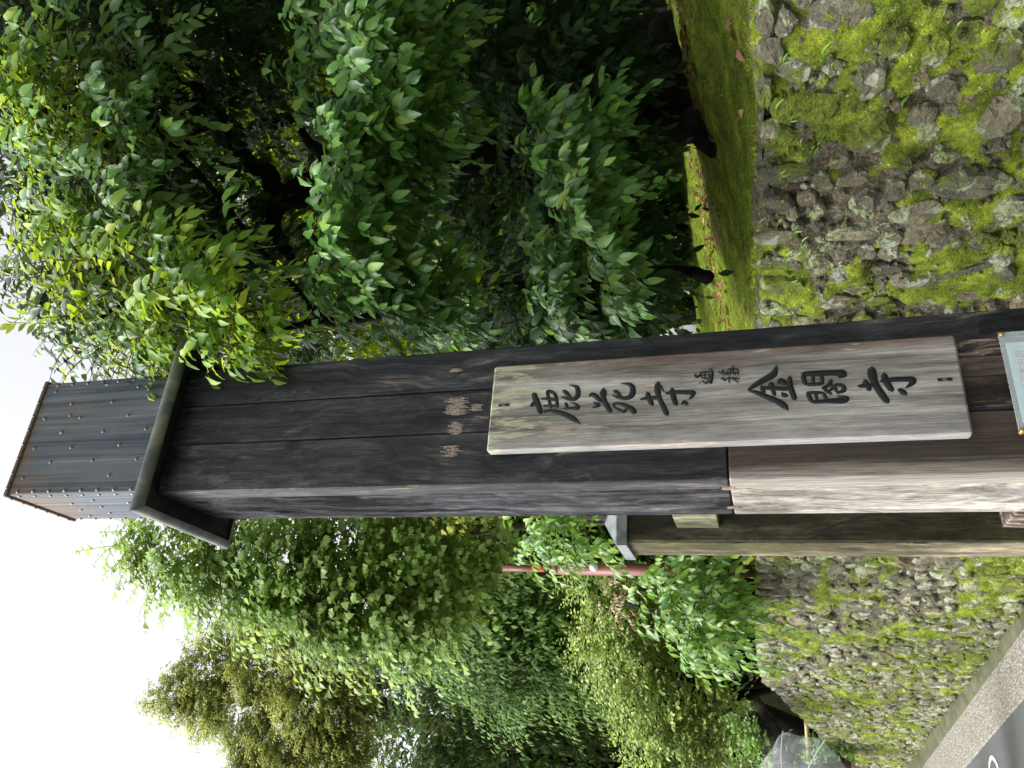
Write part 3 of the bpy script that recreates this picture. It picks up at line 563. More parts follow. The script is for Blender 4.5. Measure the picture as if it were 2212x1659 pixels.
chars = [
 (conv1, [[(120, 655, 26), (145, 622, 46), (185, 603, 30)], [(150, 498, 44), (172, 560, 58), (205, 640, 56), (236, 738, 46)], [(262, 715, 30), (340, 702, 34), (430, 716, 42), (530, 752, 52), (620, 800, 50), (695, 862, 12)], [(308, 466, 34), (322, 545, 30), (340, 620, 30), (356, 672, 20)], [(312, 468, 36), (390, 492, 32)], [(390, 492, 34), (415, 560, 34), (430, 665, 30)], [(238, 562, 18), (310, 562, 30), (412, 575, 30)], [(265, 647, 24), (345, 643, 24), (430, 650, 26)], [(490, 468, 28), (530, 492, 40), (580, 550, 28)], [(470, 540, 14), (540, 560, 32), (625, 562, 42), (665, 515, 50), (657, 435, 42), (612, 412, 24), (562, 400, 6)], [(520, 608, 30), (546, 668, 26)], [(500, 676, 18), (600, 672, 26), (660, 668, 44), (655, 640, 34), (620, 615, 20), (578, 600, 6)]]),
 (conv1, [[(796, 538, 12), (825, 508, 36), (870, 530, 46), (920, 580, 36), (955, 602, 28)], [(958, 442, 22), (955, 490, 56), (965, 560, 48), (1000, 640, 50), (1052, 722, 44)], [(965, 445, 30), (1003, 512, 8)], [(840, 600, 6), (872, 618, 30), (900, 635, 44), (868, 655, 26), (828, 667, 6)], [(1085, 615, 22), (1150, 620, 30), (1240, 650, 42), (1300, 690, 52), (1325, 738, 42)], [(1075, 655, 24), (1140, 693, 30), (1200, 712, 28), (1228, 676, 22)], [(1088, 615, 22), (1074, 658, 24)], [(1080, 470, 28), (1120, 487, 38), (1165, 545, 30)], [(1058, 520, 10), (1130, 545, 32), (1230, 552, 42), (1295, 512, 56), (1300, 432, 50), (1255, 392, 34), (1165, 384, 6)]]),
 (conv1, [[(1385, 570, 14), (1450, 556, 34), (1540, 550, 36), (1622, 545, 34)], [(1470, 488, 40), (1490, 550, 50), (1532, 640, 42)], [(1600, 366, 36), (1588, 440, 60), (1610, 550, 46), (1652, 640, 50), (1706, 755, 48)], [(1615, 400, 36), (1670, 490, 6)], [(1755, 440, 36), (1762, 490, 52), (1780, 560, 50), (1808, 638, 44)], [(1680, 500, 26), (1800, 485, 40), (1940, 488, 44), (2005, 492, 46), (1985, 538, 30), (1952, 570, 6)], [(1868, 628, 14), (1900, 602, 38), (1938, 636, 36)]]),
 (conv2, [[(80, 208, 18), (98, 236, 16), (130, 205, 11)], [(130, 192, 11), (200, 187, 11)], [(130, 192, 9), (132, 228, 11), (152, 241, 11), (200, 245, 13)], [(204, 182, 9), (204, 245, 9)], [(165, 190, 7), (165, 238, 7)], [(130, 213, 7), (200, 213, 7)], [(120, 280, 15), (130, 284, 13)], [(145, 265, 9), (160, 280, 14), (188, 292, 13)], [(168, 286, 9), (205, 265, 15), (216, 290, 13)], [(220, 292, 13), (226, 240, 22), (232, 190, 18), (205, 154, 5)]]),
 (conv2, [[(283, 184, 9), (300, 198, 14), (330, 202, 13), (345, 216, 9)], [(318, 168, 13), (330, 206, 12)], [(343, 186, 9), (362, 208, 9)], [(365, 172, 8), (370, 216, 8)], [(410, 130, 7), (412, 180, 12), (432, 216, 11)], [(370, 160, 8), (452, 165, 13)], [(375, 196, 9), (455, 192, 9)], [(455, 168, 9), (456, 216, 9)], [(390, 160, 7), (390, 215, 7)], [(305, 245, 14), (330, 245, 13), (345, 270, 9)], [(320, 256, 9), (400, 241, 12), (470, 246, 11)], [(375, 228, 9), (380, 286, 9)], [(400, 242, 9), (460, 284, 12)], [(400, 240, 9), (445, 264, 7)]]),
 (conv2, [[(538, 346, 12), (620, 292, 38), (700, 246, 44), (768, 202, 48), (790, 130, 8)], [(538, 346, 14), (630, 372, 34), (720, 410, 40), (800, 445, 46), (862, 486, 44), (890, 528, 6)], [(660, 310, 32), (682, 382, 28)], [(740, 283, 44), (755, 330, 34), (776, 396, 24)], [(660, 326, 24), (760, 330, 30), (905, 335, 34)], [(800, 288, 12), (830, 264, 44), (875, 302, 32)], [(833, 364, 6), (856, 388, 36), (892, 396, 18)], [(906, 228, 30), (906, 300, 42), (930, 370, 40), (952, 432, 34)]]),
 (conv2, [[(1010, 205, 34), (1150, 200, 44), (1280, 195, 44), (1370, 205, 58), (1330, 242, 8)], [(1020, 212, 36), (1042, 300, 30)], [(1105, 208, 26), (1112, 290, 22)], [(1180, 208, 28), (1192, 296, 24)], [(1040, 298, 26), (1202, 290, 28)], [(1060, 365, 32), (1098, 452, 32)], [(1128, 370, 22), (1145, 435, 22)], [(1198, 370, 28), (1232, 440, 24)], [(1058, 366, 24), (1202, 368, 24)], [(1095, 450, 28), (1230, 442, 32), (1370, 436, 46), (1398, 412, 30), (1312, 397, 6)], [(1268, 258, 28), (1248, 298, 30), (1186, 335, 22)], [(1185, 322, 14), (1235, 358, 28), (1278, 386, 12)], [(1250, 305, 22), (1290, 320, 24), (1245, 352, 18)], [(1290, 302, 24), (1308, 345, 24), (1332, 382, 18)], [(1290, 300, 22), (1368, 300, 28)], [(1368, 302, 30), (1378, 345, 32), (1335, 366, 22)]]),
 (conv2, [[(1500, 312, 26), (1590, 306, 30), (1660, 300, 30)], [(1556, 263, 42), (1585, 310, 36), (1602, 352, 34)], [(1620, 150, 46), (1624, 210, 60), (1650, 290, 48), (1700, 370, 50), (1762, 457, 44)], [(1725, 203, 40), (1745, 270, 46), (1802, 357, 38)], [(1690, 270, 20), (1780, 256, 34), (1920, 250, 38), (1978, 256, 46), (1965, 290, 34), (1912, 328, 6)], [(1845, 352, 12), (1868, 350, 38), (1902, 370, 38), (1926, 394, 6)]]),
]
for conv, st in chars:
    mb = MB()
    for s_ in st: stroke(mb, s_, conv)
    mb.build('carved_character', M['ink'], sign)
M['rustnail'] = plain('rusty_nail', (.20, .10, .06), .8, .2, .3, .4, 200)
for (x, y) in ((1088, 875), (2040, 820)):
    u, z = front(x, y, SO); u -= su0; z -= sz0
    MB().box(u-.004, u+.004, -.001, .003, z-.016, z+.014).build('nail_slot', M['soffit'], sign); MB().box(u-.003, u+.003, -.003, .003, z-.006, z+.004, .001).build('nail', M['rustnail'], sign)
# small acrylic notice below
NO = -.022
nu1, nz1 = front(2155, 718, NO); nu0, _ = front(2208, 936, NO); NBH = .36
notice = empty('acrylic_notice', CP + PA*nu0 + PB*NO + np.array([0, 0, nz1-NBH]), PRZ, label='clear acrylic notice panel with pale blue sheet and brass screws below the name board', cat='notice')
t = NT('acrylic'); t.done((.75, .85, .9), .08, .5); t.b.inputs['Alpha'].default_value = .28; M['acrylic'] = t.m
M['sheet'] = plain('pale_sheet', (.62, .80, .80), .45, .4, 0, .03)
NW = nu1-nu0; MB().box(0, NW, 0, .004, 0, NBH, .0008).build('panel', M['acrylic'], notice)
pu1, pz1 = front(2172.5, 739, NO); pu0, _ = front(2212, 911, NO); pu1 -= nu0; pu0 -= nu0; pz1 -= nz1-NBH
MB().box(pu0, pu1, .0045, .0055, pz1-.30, pz1).build('sheet', M['sheet'], notice)
M['print'] = plain('brown_print', (.42, .20, .12), .6, .3, 0, .1); M['printgrey'] = plain('grey_print', (.45, .55, .55), .6, .3, 0, .1)
for q, w2 in ((.010, .0006), (.0125, .0003)):
    mb = MB(); a, b, z0_, z1_ = pu0+q, pu1-q, pz1-.30+q, pz1-q; y_ = .0042
    for (x0, x1, z0, z1) in ((a, b, z1_-w2, z1_), (a, b, z0_, z0_+w2), (a, a+w2, z0_+w2, z1_-w2), (b-w2, b, z0_+w2, z1_-w2)): mb.add([(x0, y_, z0), (x1, y_, z0), (x1, y_, z1), (x0, y_, z1)], [(0, 1, 2, 3)])
    mb.build('printed_border', M['printgrey'], notice)
tc = bpy.data.curves.new('printed_title', 'FONT'); tc.body = '状況案内図'; tc.size = .0185; tc.space_character = 1.22; tc.align_x = 'RIGHT'
to = bpy.data.objects.new('printed_title', tc); C.objects.link(to); tm = bpy.data.meshes.new_from_object(to.evaluated_get(bpy.context.evaluated_depsgraph_get())); bpy.data.objects.remove(to)
tm.materials.clear(); o = link('printed_title', tm, M['print'], notice); tu, tz = front(2205, 755, NO), front(2211, 762, NO); o.location = (tu[0]-nu0, .0041, tz[1]-(nz1-NBH)); o.rotation_euler.x = math.pi/2
for (a, b) in ((.006, .006), (NW-.006, .006), (.006, NBH-.006), (NW-.006, NBH-.006)):
    V = []
    for i in range(4):
        for k in range(10): an = k*math.pi/5; r_ = .0062*(1, 1, .8, .3)[i]; V.append((a+r_*math.cos(an), (.012, -.002, -.0045, -.006)[i], b+r_*math.sin(an)))
    MB().add(V, [(i*10+k, i*10+(k+1) % 10, i*10+10+(k+1) % 10, i*10+10+k) for i in range(3) for k in range(10)] + [tuple(range(30, 40))]).build('brass_screw', M['brass'], notice, True)

# ================================================================== foliage
def leaf_t(width, fold=.35, curl=.25, st=((.16, .62), (.38, 1.0), (.62, .86), (.84, .42)), stem=.06, seed=0):
    """leaf of unit length along +y, normal +z: midrib fold, drooping pointed tip"""
    rs = random.Random(seed); V = [(0, 0, 0)]; F = []
    zc = lambda y: -curl*y*y
    for (y, ww) in st:
        yy = stem+(1-stem)*y; x = ww*width*.5; j = rs.uniform(.92, 1.08); wv = rs.uniform(-.03, .03)
        V += [(-x*j, yy, zc(yy)+fold*x+wv), (0, yy, zc(yy)), (x, yy, zc(yy)+fold*x-wv)]
    V.append((rs.uniform(-.03, .03), 1, zc(1))); n = len(st); tip = 3*n+1
    F += [(0, 2, 1), (0, 3, 2)]
    for i in range(n-1):
        a = 1+3*i; b = a+3; F += [(a, a+1, b+1), (a, b+1, b), (a+1, a+2, b+2), (a+1, b+2, b+1)]
    a = 1+3*(n-1); F += [(a, a+1, tip), (a+1, a+2, tip)]
    return np.array(V), np.array(F)
LANCE = [leaf_t(.40, .32, c, seed=i) for i, c in enumerate((.12, .28, .42, .2))]
BROAD = [leaf_t(.74, .25, c, st=((.12, .75), (.34, 1.0), (.62, .74), (.85, .3)), stem=.12, seed=i+9) for i, c in enumerate((.1, .25, .4, .18))]
SLIM = [leaf_t(.30, .3, c, st=((.25, .8), (.6, 1.0)), stem=.03, seed=i+20) for i, c in enumerate((.15, .35, .5))]
OVAL = [leaf_t(.55, .25, c, st=((.25, .85), (.65, .9)), stem=.05, seed=i+30) for i, c in enumerate((.1, .25, .4))]
NARROW = [leaf_t(.40, .3, c, st=((.25, .85), (.62, .85)), stem=.03, seed=i+40) for i, c in enumerate((.15, .35, .5))]
def unit(a): return a/(np.linalg.norm(a, axis=-1, keepdims=True)+1e-9)
OUT = -NG*.75 + np.array([0, -.5, 0]); OUT /= np.linalg.norm(OUT)
def sprays(base, dirs, length, K, leaf, droop, hang=.55, spread=.75, nrm=OUT, up=.6, jit=.3, lv=.25):
    """twigs carrying alternate leaves. returns R (n,3,3), p (n,3), s (n) and twig point arrays (N,5,3)"""
    N = len(base); t = (np.arange(K)+.6)/K; G_ = np.array([0, 0, -1.0])
    T5 = np.linspace(0, 1, 5); curve = lambda tt: base[:, None, :] + dirs[:, None, :]*(length[:, None]*tt)[..., None] + G_*(droop*length[:, None]*tt*tt)[..., None]
    tw = curve(T5[None, :]); p = curve(t[None, :]*np.ones((N, 1)))
    tang = unit(dirs[:, None, :] + G_*(2*droop*t)[None, :, None])
    side = unit(np.cross(tang, np.array([0, 0, 1.0])+rng.normal(0, .15, (N, 1, 3)))); sg = np.where(np.arange(K) % 2, 1.0, -1.0)[None, :, None]*spread
    endk = np.ones((1, K, 1)); endk[:, -1] = .15; sg = sg*endk
    d = unit(tang*.75 + side*sg + G_*hang + rng.normal(0, jit*.5, (N, K, 3)))
    nn_ = np.array([0, 0, up]) + nrm*.8 + rng.normal(0, jit, (N, K, 3)); nn_ = unit(nn_ - d*(nn_*d).sum(-1, keepdims=True)); xx = np.cross(d, nn_)
    Rm = np.stack([xx, d, nn_], -1).reshape(-1, 3, 3)
    s = leaf*rng.uniform(1-lv, 1+lv, (N, K)).ravel()*np.tile(np.where(t > .8, .85, 1), N)
    return Rm, p.reshape(-1, 3), s, tw
def clumps(lst, per):
    """lst of (x, y, depth, half-height px, half-width px, [depth radius m]) -> twig seed points on/in the ellipsoids, with outward direction"""
    B = []; D = []
    for c in lst:
        x, y, d, hx, hy = c[:5]; dr = c[5] if len(c) > 5 else .5*(hx+hy)*d/FPX
        n = max(3, int(per*(hx*hy)/1e4*(c[6] if len(c) > 6 else 1)))
        v = unit(rng.normal(0, 1, (n, 3))); r_ = rng.uniform(.35, 1, (n, 1))**.6
        o = at(x, y, d); q = v*r_
        B.append(o + np.outer(q[:, 0]*hy*d/FPX, _R0) + np.outer(q[:, 1]*dr, np.array([0, 1., 0])) + np.outer(q[:, 2]*hx*d/FPX, np.array([0, 0, 1.])))
        D.append(v)
    return np.vstack(B), np.vstack(D)
def merge(T, idx, Rm, p, s, off):
    Vs = []; Fs = []; b = 0
    for k, (V, F) in enumerate(T):
        m_ = np.where(idx == k)[0]
        if not len(m_): continue
        W = np.einsum('nij,vj->nvi', Rm[m_], V)*s[m_][:, None, None] + (p[m_]-off)[:, None, :]
        Vs.append(W.reshape(-1, 3)); Fs.append((F[None] + (np.arange(len(m_))*len(V))[:, None, None] + b).reshape(-1, 3)); b += W.shape[0]*W.shape[1]
    return np.vstack(Vs), np.vstack(Fs)
LEAFME = {}
def leaf_obj_mesh(T, k, mat):
    key = (id(T), k, mat.name)
    if key not in LEAFME:
        me = mesh_np('leaf', T[k][0], [T[k][1]]); me.materials.append(mat); me.polygons.foreach_set('use_smooth', np.ones(len(me.polygons), bool)); LEAFME[key] = me
    return LEAFME[key]
def crown(tree, T, mat, parts, individuals=300, twigmat=None, twig_r=.0022):
    """parts: list of sprays() results; builds the crown of a tree: single leaves as parts, the rest as one"""
    off = np.array(tree.location); Rm = np.concatenate([a[0] for a in parts]); p = np.concatenate([a[1] for a in parts]); s = np.concatenate([a[2] for a in parts])
    idx = rng.integers(0, len(T), len(p)); keep = np.ones(len(p), bool)
    if individuals:
        x, y, z = px(p); ok = (z > .5) & (x > 5) & (x < 2207) & (y > 5) & (y < 1654) & ~((y > 690) & (y < 1125) & (z > 2.2))
        face = np.abs((Rm[:, :, 2]*unit(p-E0)).sum(-1)); size = s/np.maximum(z, .5)*(.35+.65*face); cell = (x//26).astype(int)*1000+(y//26).astype(int); best = {}
        for i in np.where(ok)[0]:
            c = cell[i]
            if c not in best or z[i] < z[best[c]]: best[c] = i
        pick = sorted(best.values(), key=lambda i: -size[i])[:individuals]
        for i in pick:
            o = bpy.data.objects.new('leaf', leaf_obj_mesh(T, int(idx[i]), mat)); C.objects.link(o); o.parent = tree
            A = Rm[i]*s[i]; q = p[i]-off; o.matrix_local = Matrix(((*A[0], q[0]), (*A[1], q[1]), (*A[2], q[2]), (0, 0, 0, 1)))
        keep[pick] = False
    V, F = merge(T, idx[keep], Rm[keep], p[keep], s[keep], off)
    link('crown', mesh_np('crown', V, F), mat, tree, True, kind='stuff')
    if twigmat is not None:
        tw = np.concatenate([a[3] for a in parts])-off; n = len(tw); V = np.zeros((n, 5, 3, 3)); rr_ = twig_r*np.linspace(1, .4, 5)[None, :, None]
        tg = unit(tw[:, 1]-tw[:, 0]); a_ = unit(np.cross(tg, [0.31, .2, .93])); b_ = np.cross(tg, a_)
        for k in range(3):
            an = k*2.094; V[:, :, k] = tw + (a_[:, None]*math.cos(an) + b_[:, None]*math.sin(an))*rr_
        F = np.array([(i*3+k, i*3+(k+1) % 3, i*3+3+(k+1) % 3, i*3+3+k) for i in range(4) for k in range(3)])
        link('twigs', mesh_np('twigs', V.reshape(-1, 3), (F[None]+np.arange(n)[:, None, None]*15).reshape(-1, 4)), twigmat, tree, kind='stuff')
def limbs(tree, lst, mat, name='trunk', n=9, jit=.05):
    """lst of polylines [(x, y, depth, radius m)] in photograph points"""
    mb = MB(); off = np.array(tree.location)
    for L in lst:
        P = np.array([[*(at(x, y, d) if d is not None else (0, 0, 0)), r_] for x, y, d, r_ in L]); Q = spline(P, 5)
        w2 = np.stack([vnoise(np.arange(len(Q))*.7+i*9, np.full(len(Q), 3.3), 5+i)-.5 for i in range(3)], 1)*Q[:, 3:]*.8
        mb.tube(Q[:, :3]+w2-off, Q[:, 3], n, jit=jit)
    return mb.build(name, mat, tree, True)
def root_at(x, y, d, z=None):
    P = at(x, y, d); P[2] = gz(P) if z is None else z; return P
def grown(base_xyz, radius, tops, tree, mat, n=9):
    """a trunk rising from the tree's base towards the given world points"""
    mb = MB(); b = np.array(base_xyz, float); off = np.array(tree.location)
    for i, (tp, r1) in enumerate(tops):
        tp = np.array(tp); mid = b*.55+tp*.45 + rng.normal(0, .06, 3)*np.linalg.norm(tp-b); mid[2] = b[2]+(tp[2]-b[2])*.5
        Q = spline([[*(b-np.array([0, 0, .1])), radius*1.25], [*(b+(mid-b)*.3), radius], [*mid, radius*.7], [*tp, r1]], 6); mb.tube(Q[:, :3]-off, Q[:, 3], n, jit=.05)
    return mb.build('trunk', mat, tree, True)

M['bark_wet'] = barkmat('bark_wet', (.004, .004, .004), (.012, .011, .010)); M['bark_moss'] = barkmat('bark_moss', (.025, .021, .017), (.075, .062, .05), (.06, .075, .015))
M['bark_grey'] = barkmat('bark_grey', (.04, .036, .032), (.13, .12, .105)); M['twig'] = barkmat('twig', (.05, .035, .02), (.10, .075, .04))
L1 = leafmat('leaf_evergreen', [(.024, .075, .018), (.062, .16, .034), (.14, .28, .055), (.25, .35, .06)], (.30, .48, .04), .28, .36, .32, .7)
L1b = leafmat('leaf_evergreen_fresh', [(.05, .14, .018), (.14, .27, .024), (.27, .39, .032), (.40, .46, .04)], (.50, .62, .03), .42, .4, .25, .7)
L1c = leafmat('leaf_evergreen_shaded', [(.003, .014, .004), (.007, .027, .006), (.015, .046, .009), (.04, .065, .012)], (.12, .22, .015), .2, .5, .1)  # older inner leaves, with the canopy's shade darkened into their colour
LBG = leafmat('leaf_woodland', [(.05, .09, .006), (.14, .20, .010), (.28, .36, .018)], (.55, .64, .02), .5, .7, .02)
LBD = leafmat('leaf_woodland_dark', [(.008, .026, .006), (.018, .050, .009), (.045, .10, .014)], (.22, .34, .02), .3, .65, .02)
def dirs_from(D, out, k=.7, up=.15, n=None):
    d = D*.6 + np.asarray(out)*k + rng.normal(0, .35, D.shape); d[:, 2] = d[:, 2]*.5+up; return unit(d)

# ---- right: big gnarled evergreen behind the wall (trunk and limbs in the shade, tiers of hanging leaves)
TB = root_at(1525, 215, 3.7)
big = empty('evergreen_tree', TB, label='gnarled evergreen tree with dark forked trunk and tiers of hanging glossy leaves', cat='tree')
limbs(big, [[(1560, 215, 3.7, .19), (1480, 225, 3.75, .15), (1400, 235, 3.8, .13), (1280, 290, 3.85, .115), (1100, 335, 3.9, .10), (900, 372, 3.9, .09), (760, 385, 3.85, .085), (660, 408, 3.8, .075), (610, 425, 3.8, .06)],
            [(610, 425, 3.8, .055), (575, 375, 3.75, .045), (520, 330, 3.7, .035), (455, 235, 3.6, .03), (420, 228, 3.55, .028)],
            [(612, 428, 3.8, .05), (590, 470, 3.8, .04), (600, 520, 3.8, .035), (640, 560, 3.8, .03)], [(420, 228, 3.55, .026), (425, 280, 3.5, .02), (400, 330, 3.4, .014)], [(455, 240, 3.6, .026), (440, 200, 3.55, .02), (300, 120, 3.4, .012)],
            [(735, 388, 3.85, .04), (690, 330, 3.95, .03), (650, 285, 4.0, .022)], [(770, 390, 3.85, .02), (775, 340, 3.9, .012)],
            [(1095, 330, 3.9, .07), (1085, 310, 3.9, .06), (1130, 345, 3.9, .04), (1160, 420, 3.9, .03), (1230, 520, 3.9, .02)],
            [(1530, 250, 3.6, .10), (1510, 270, 3.4, .06), (1545, 330, 3.25, .035)], [(1480, 190, 3.75, .12), (1440, 120, 3.8, .07), (1420, 60, 3.9, .05)], [(1540, 180, 3.6, .1), (1510, 130, 3.4, .05), (1500, 90, 3.3, .03)]], M['bark_wet'])
tiers = [(735, 60, 2.7, 26, 80, .25), (815, 70, 2.6, 34, 80, .3), (875, 150, 2.55, 36, 80, .3), (895, 60, 2.6, 30, 80, .3), (885, 250, 2.5, 36, 70, .3), (815, 320, 2.5, 34, 60, .25), (800, 410, 2.45, 30, 60, .25), (860, 350, 2.55, 28, 60, .2), (805, 500, 2.45, 30, 60, .25), (850, 580, 2.5, 34, 55, .2), (895, 640, 2.6, 28, 40, .15), (765, 545, 2.5, 14, 50, .12), (750, 620, 2.5, 16, 35, .1), (700, 190, 2.9, 22, 60, .2), (945, 200, 2.7, 20, 60, .2),
         (940, 540, 2.9, 22, 60, .2), (985, 630, 2.8, 26, 40, .15), (985, 680, 2.75, 24, 35, .15)]
low = [(1200, 250, 2.75, 22, 50, .25), (1215, 330, 2.7, 26, 60, .25), (1250, 400, 2.65, 28, 60, .25), (1285, 480, 2.6, 30, 55, .25), (1320, 550, 2.6, 24, 45, .2), (1310, 260, 2.9, 22, 50, .2), (1210, 590, 2.8, 22, 50, .2), (1225, 655, 2.75, 26, 40, .2), (1355, 600, 2.6, 18, 30, .12), (1320, 360, 2.9, 16, 40, .15), (1170, 520, 2.9, 14, 50, .15)]
B, D = clumps(tiers+low, 215); dr = dirs_from(D, OUT, .55)
p1 = sprays(B, dr, rng.uniform(.11, .22, len(B)), 9, .062, .22, hang=.65, jit=.26, lv=.38)
crown(big, LANCE, L1, [p1], 300, M['twig'])
# ---- right: shaded inner foliage of a second tree
T2 = root_at(1480, 60, 5.2)
dark = empty('evergreen_tree', T2, label='dark shaded evergreen tree standing deep behind the gnarled trunk', cat='tree')
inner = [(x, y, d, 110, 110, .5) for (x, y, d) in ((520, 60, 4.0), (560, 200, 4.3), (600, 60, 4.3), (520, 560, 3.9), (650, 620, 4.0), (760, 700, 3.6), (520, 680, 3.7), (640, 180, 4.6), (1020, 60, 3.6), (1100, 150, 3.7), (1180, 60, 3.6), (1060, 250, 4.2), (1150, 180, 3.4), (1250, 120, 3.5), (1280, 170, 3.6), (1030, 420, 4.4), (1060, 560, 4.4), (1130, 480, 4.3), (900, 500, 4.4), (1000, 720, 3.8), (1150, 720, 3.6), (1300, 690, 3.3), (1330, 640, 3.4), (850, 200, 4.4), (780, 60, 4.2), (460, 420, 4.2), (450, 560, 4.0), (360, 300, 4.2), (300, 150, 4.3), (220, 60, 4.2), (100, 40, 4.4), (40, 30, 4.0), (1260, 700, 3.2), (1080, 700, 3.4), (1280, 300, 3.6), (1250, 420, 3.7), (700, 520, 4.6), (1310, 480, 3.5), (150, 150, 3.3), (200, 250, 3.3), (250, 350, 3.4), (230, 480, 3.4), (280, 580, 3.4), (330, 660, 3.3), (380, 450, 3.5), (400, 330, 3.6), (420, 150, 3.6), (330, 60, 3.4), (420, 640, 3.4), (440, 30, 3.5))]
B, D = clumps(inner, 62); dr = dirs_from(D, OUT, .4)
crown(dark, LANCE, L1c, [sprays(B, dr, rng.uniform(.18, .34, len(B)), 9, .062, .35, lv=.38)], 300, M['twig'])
grown(T2, .10, [(at(900, 120, 5.0), .05), (at(1000, 520, 4.6), .03), (at(500, 300, 4.6), .03)], dark, M['bark_wet'])
# ---- right: sunlit upper canopy, reaching in front of the post
T3 = root_at(1505, 592, 3.1)
upper = empty('evergreen_tree', T3, label='slender evergreen tree whose bright yellow green canopy hangs over the top of the gate post', cat='tree')
limbs(upper, [[(1535, 598, 3.05, .03), (1500, 590, 3.1, .024), (1460, 588, 3.15, .022), (1250, 600, 3.3, .022), (1000, 640, 3.3, .022), (780, 690, 3.2, .02), (700, 690, 3.15, .02), (620, 610, 3.1, .018), (560, 560, 3.0, .014), (400, 520, 2.9, .01)], [(700, 690, 3.15, .016), (560, 720, 2.9, .012), (500, 745, 2.8, .009)], [(620, 610, 3.1, .014), (450, 400, 3.0, .012), (250, 200, 2.8, .01), (100, 180, 2.7, .007)], [(560, 560, 3.0, .012), (300, 640, 2.8, .009), (200, 700, 2.7, .006)]], M['bark_wet'], n=7)
can = [(70, 190, 2.7, 50, 60, .2), (110, 240, 2.7, 60, 60, .2), (180, 260, 2.7, 70, 70, .25), (170, 120, 2.9, 70, 60, .25), (250, 100, 2.8, 80, 80, .3), (300, 180, 2.7, 70, 80, .3), (300, 30, 2.8, 70, 70, .3), (345, 260, 2.65, 40, 70, .2), (270, 330, 2.7, 80, 80, .3), (200, 400, 2.8, 60, 70, .25), (270, 450, 2.7, 80, 80, .3), (200, 500, 2.9, 50, 70, .25), (330, 400, 2.7, 60, 60, .2), (360, 520, 2.6, 80, 60, .25), (240, 560, 2.7, 80, 60, .25), (175, 600, 2.9, 50, 60, .2), (400, 590, 2.5, 70, 60, .25), (310, 640, 2.6, 80, 60, .25), (235, 660, 2.8, 50, 50, .2), (460, 620, 2.4, 60, 50, .2), (520, 650, 2.35, 50, 45, .15), (530, 690, 2.4, 40, 35, .12), (560, 722, 2.3, 26, 22, .06), (330, 720, 2.7, 70, 40, .2), (290, 735, 2.8, 50, 40, .2), (420, 680, 2.6, 60, 50, .2), (480, 560, 2.5, 50, 50, .2), (430, 740, 2.7, 60, 40, .2), (500, 740, 2.6, 50, 40, .2)]
can = [c if c[3] < 55 else (c[0]-15, c[1], c[2], 50, c[4], c[5]) for c in can]
young = [c for c in can if c[0] < 190 or c[1] > 560 and c[0] > 350 or 480 < c[1] < 660 and c[0] < 330]; old = [c for c in can if c not in young]
B, D = clumps(young, 75); dr = dirs_from(D, OUT, .45, .2)
pa = sprays(B, dr, rng.uniform(.12, .24, len(B)), 8, .062, .34, hang=.5, jit=.2, lv=.35)
B, D = clumps(old, 52); dr = dirs_from(D, OUT, .45, .1)
po_ = sprays(B, dr, rng.uniform(.12, .24, len(B)), 9, .062, .36, hang=.75, jit=.2, lv=.35)
# loose sprigs against the sky
sk = np.array([at(x, y, 2.8) for x, y in ((150, 215, ), (160, 270), (120, 700), (90, 540), (120, 470), (110, 330), (150, 600), (60, 170), (110, 650))]); sd_ = np.array([[0, -.1, .9], [-.2, 0, .9], [.1, 0, .9], [0, .1, .8], [-.2, -.1, .9], [-.4, 0, .7], [-.3, 0, .8], [.2, 0, .8], [-.3, 0, .9]])
pb = sprays(sk, unit(sd_), np.full(len(sk), .22), 9, .056, .02, hang=.1, spread=1.0)
crown(upper, LANCE, L1b, [pa, pb], 180, M['twig']); crown(upper, LANCE, L1, [po_], 120, M['twig'])
# ---- canopy overhead and to the right, mostly out of the picture, added to shade it
T4 = wp(-1.0, 3.6); T4[2] = gz(T4)
over = empty('evergreen_tree', T4, label='spreading evergreen tree with dark boughs in the upper corner and unseen canopy added for shade', cat='tree')
ov = [(-200, 100, 3.2, 160, 160, .6), (-150, -150, 3.2, 160, 160, .6), (100, -200, 3.2, 160, 160, .6), (400, -220, 3.2, 160, 160, .6), (700, -220, 3.2, 160, 140, .6), (1000, -220, 3.2, 160, 140, .6), (-300, 300, 3.8, 140, 160, .8), (20, 20, 3.3, 60, 60, .4), (60, 330, 3.8, 50, 50, .3), (10, 400, 3.6, 30, 40, .2), (-40, 420, 3.4, 40, 60, .3), (-150, 250, 4.6, 200, 200, 1.0), (100, -100, 4.8, 250, 200, 1.0), (-350, 0, 4.6, 200, 250, 1.0), (40, 40, 2.75, 40, 50, .2), (90, 25, 2.75, 45, 40, .2), (20, 90, 2.8, 25, 40, .15), (30, 320, 3.0, 22, 30, .1), (10, 380, 3.0, 16, 24, .1)]
B, D = clumps(ov, 40); dr = dirs_from(D, OUT, .4)
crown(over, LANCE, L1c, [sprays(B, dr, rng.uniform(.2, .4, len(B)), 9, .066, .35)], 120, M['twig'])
grown(T4, .13, [(at(100, -120, 4.2), .05), (at(-200, 100, 4.2), .04), (at(600, -220, 3.8), .04)], over, M['bark_wet'])
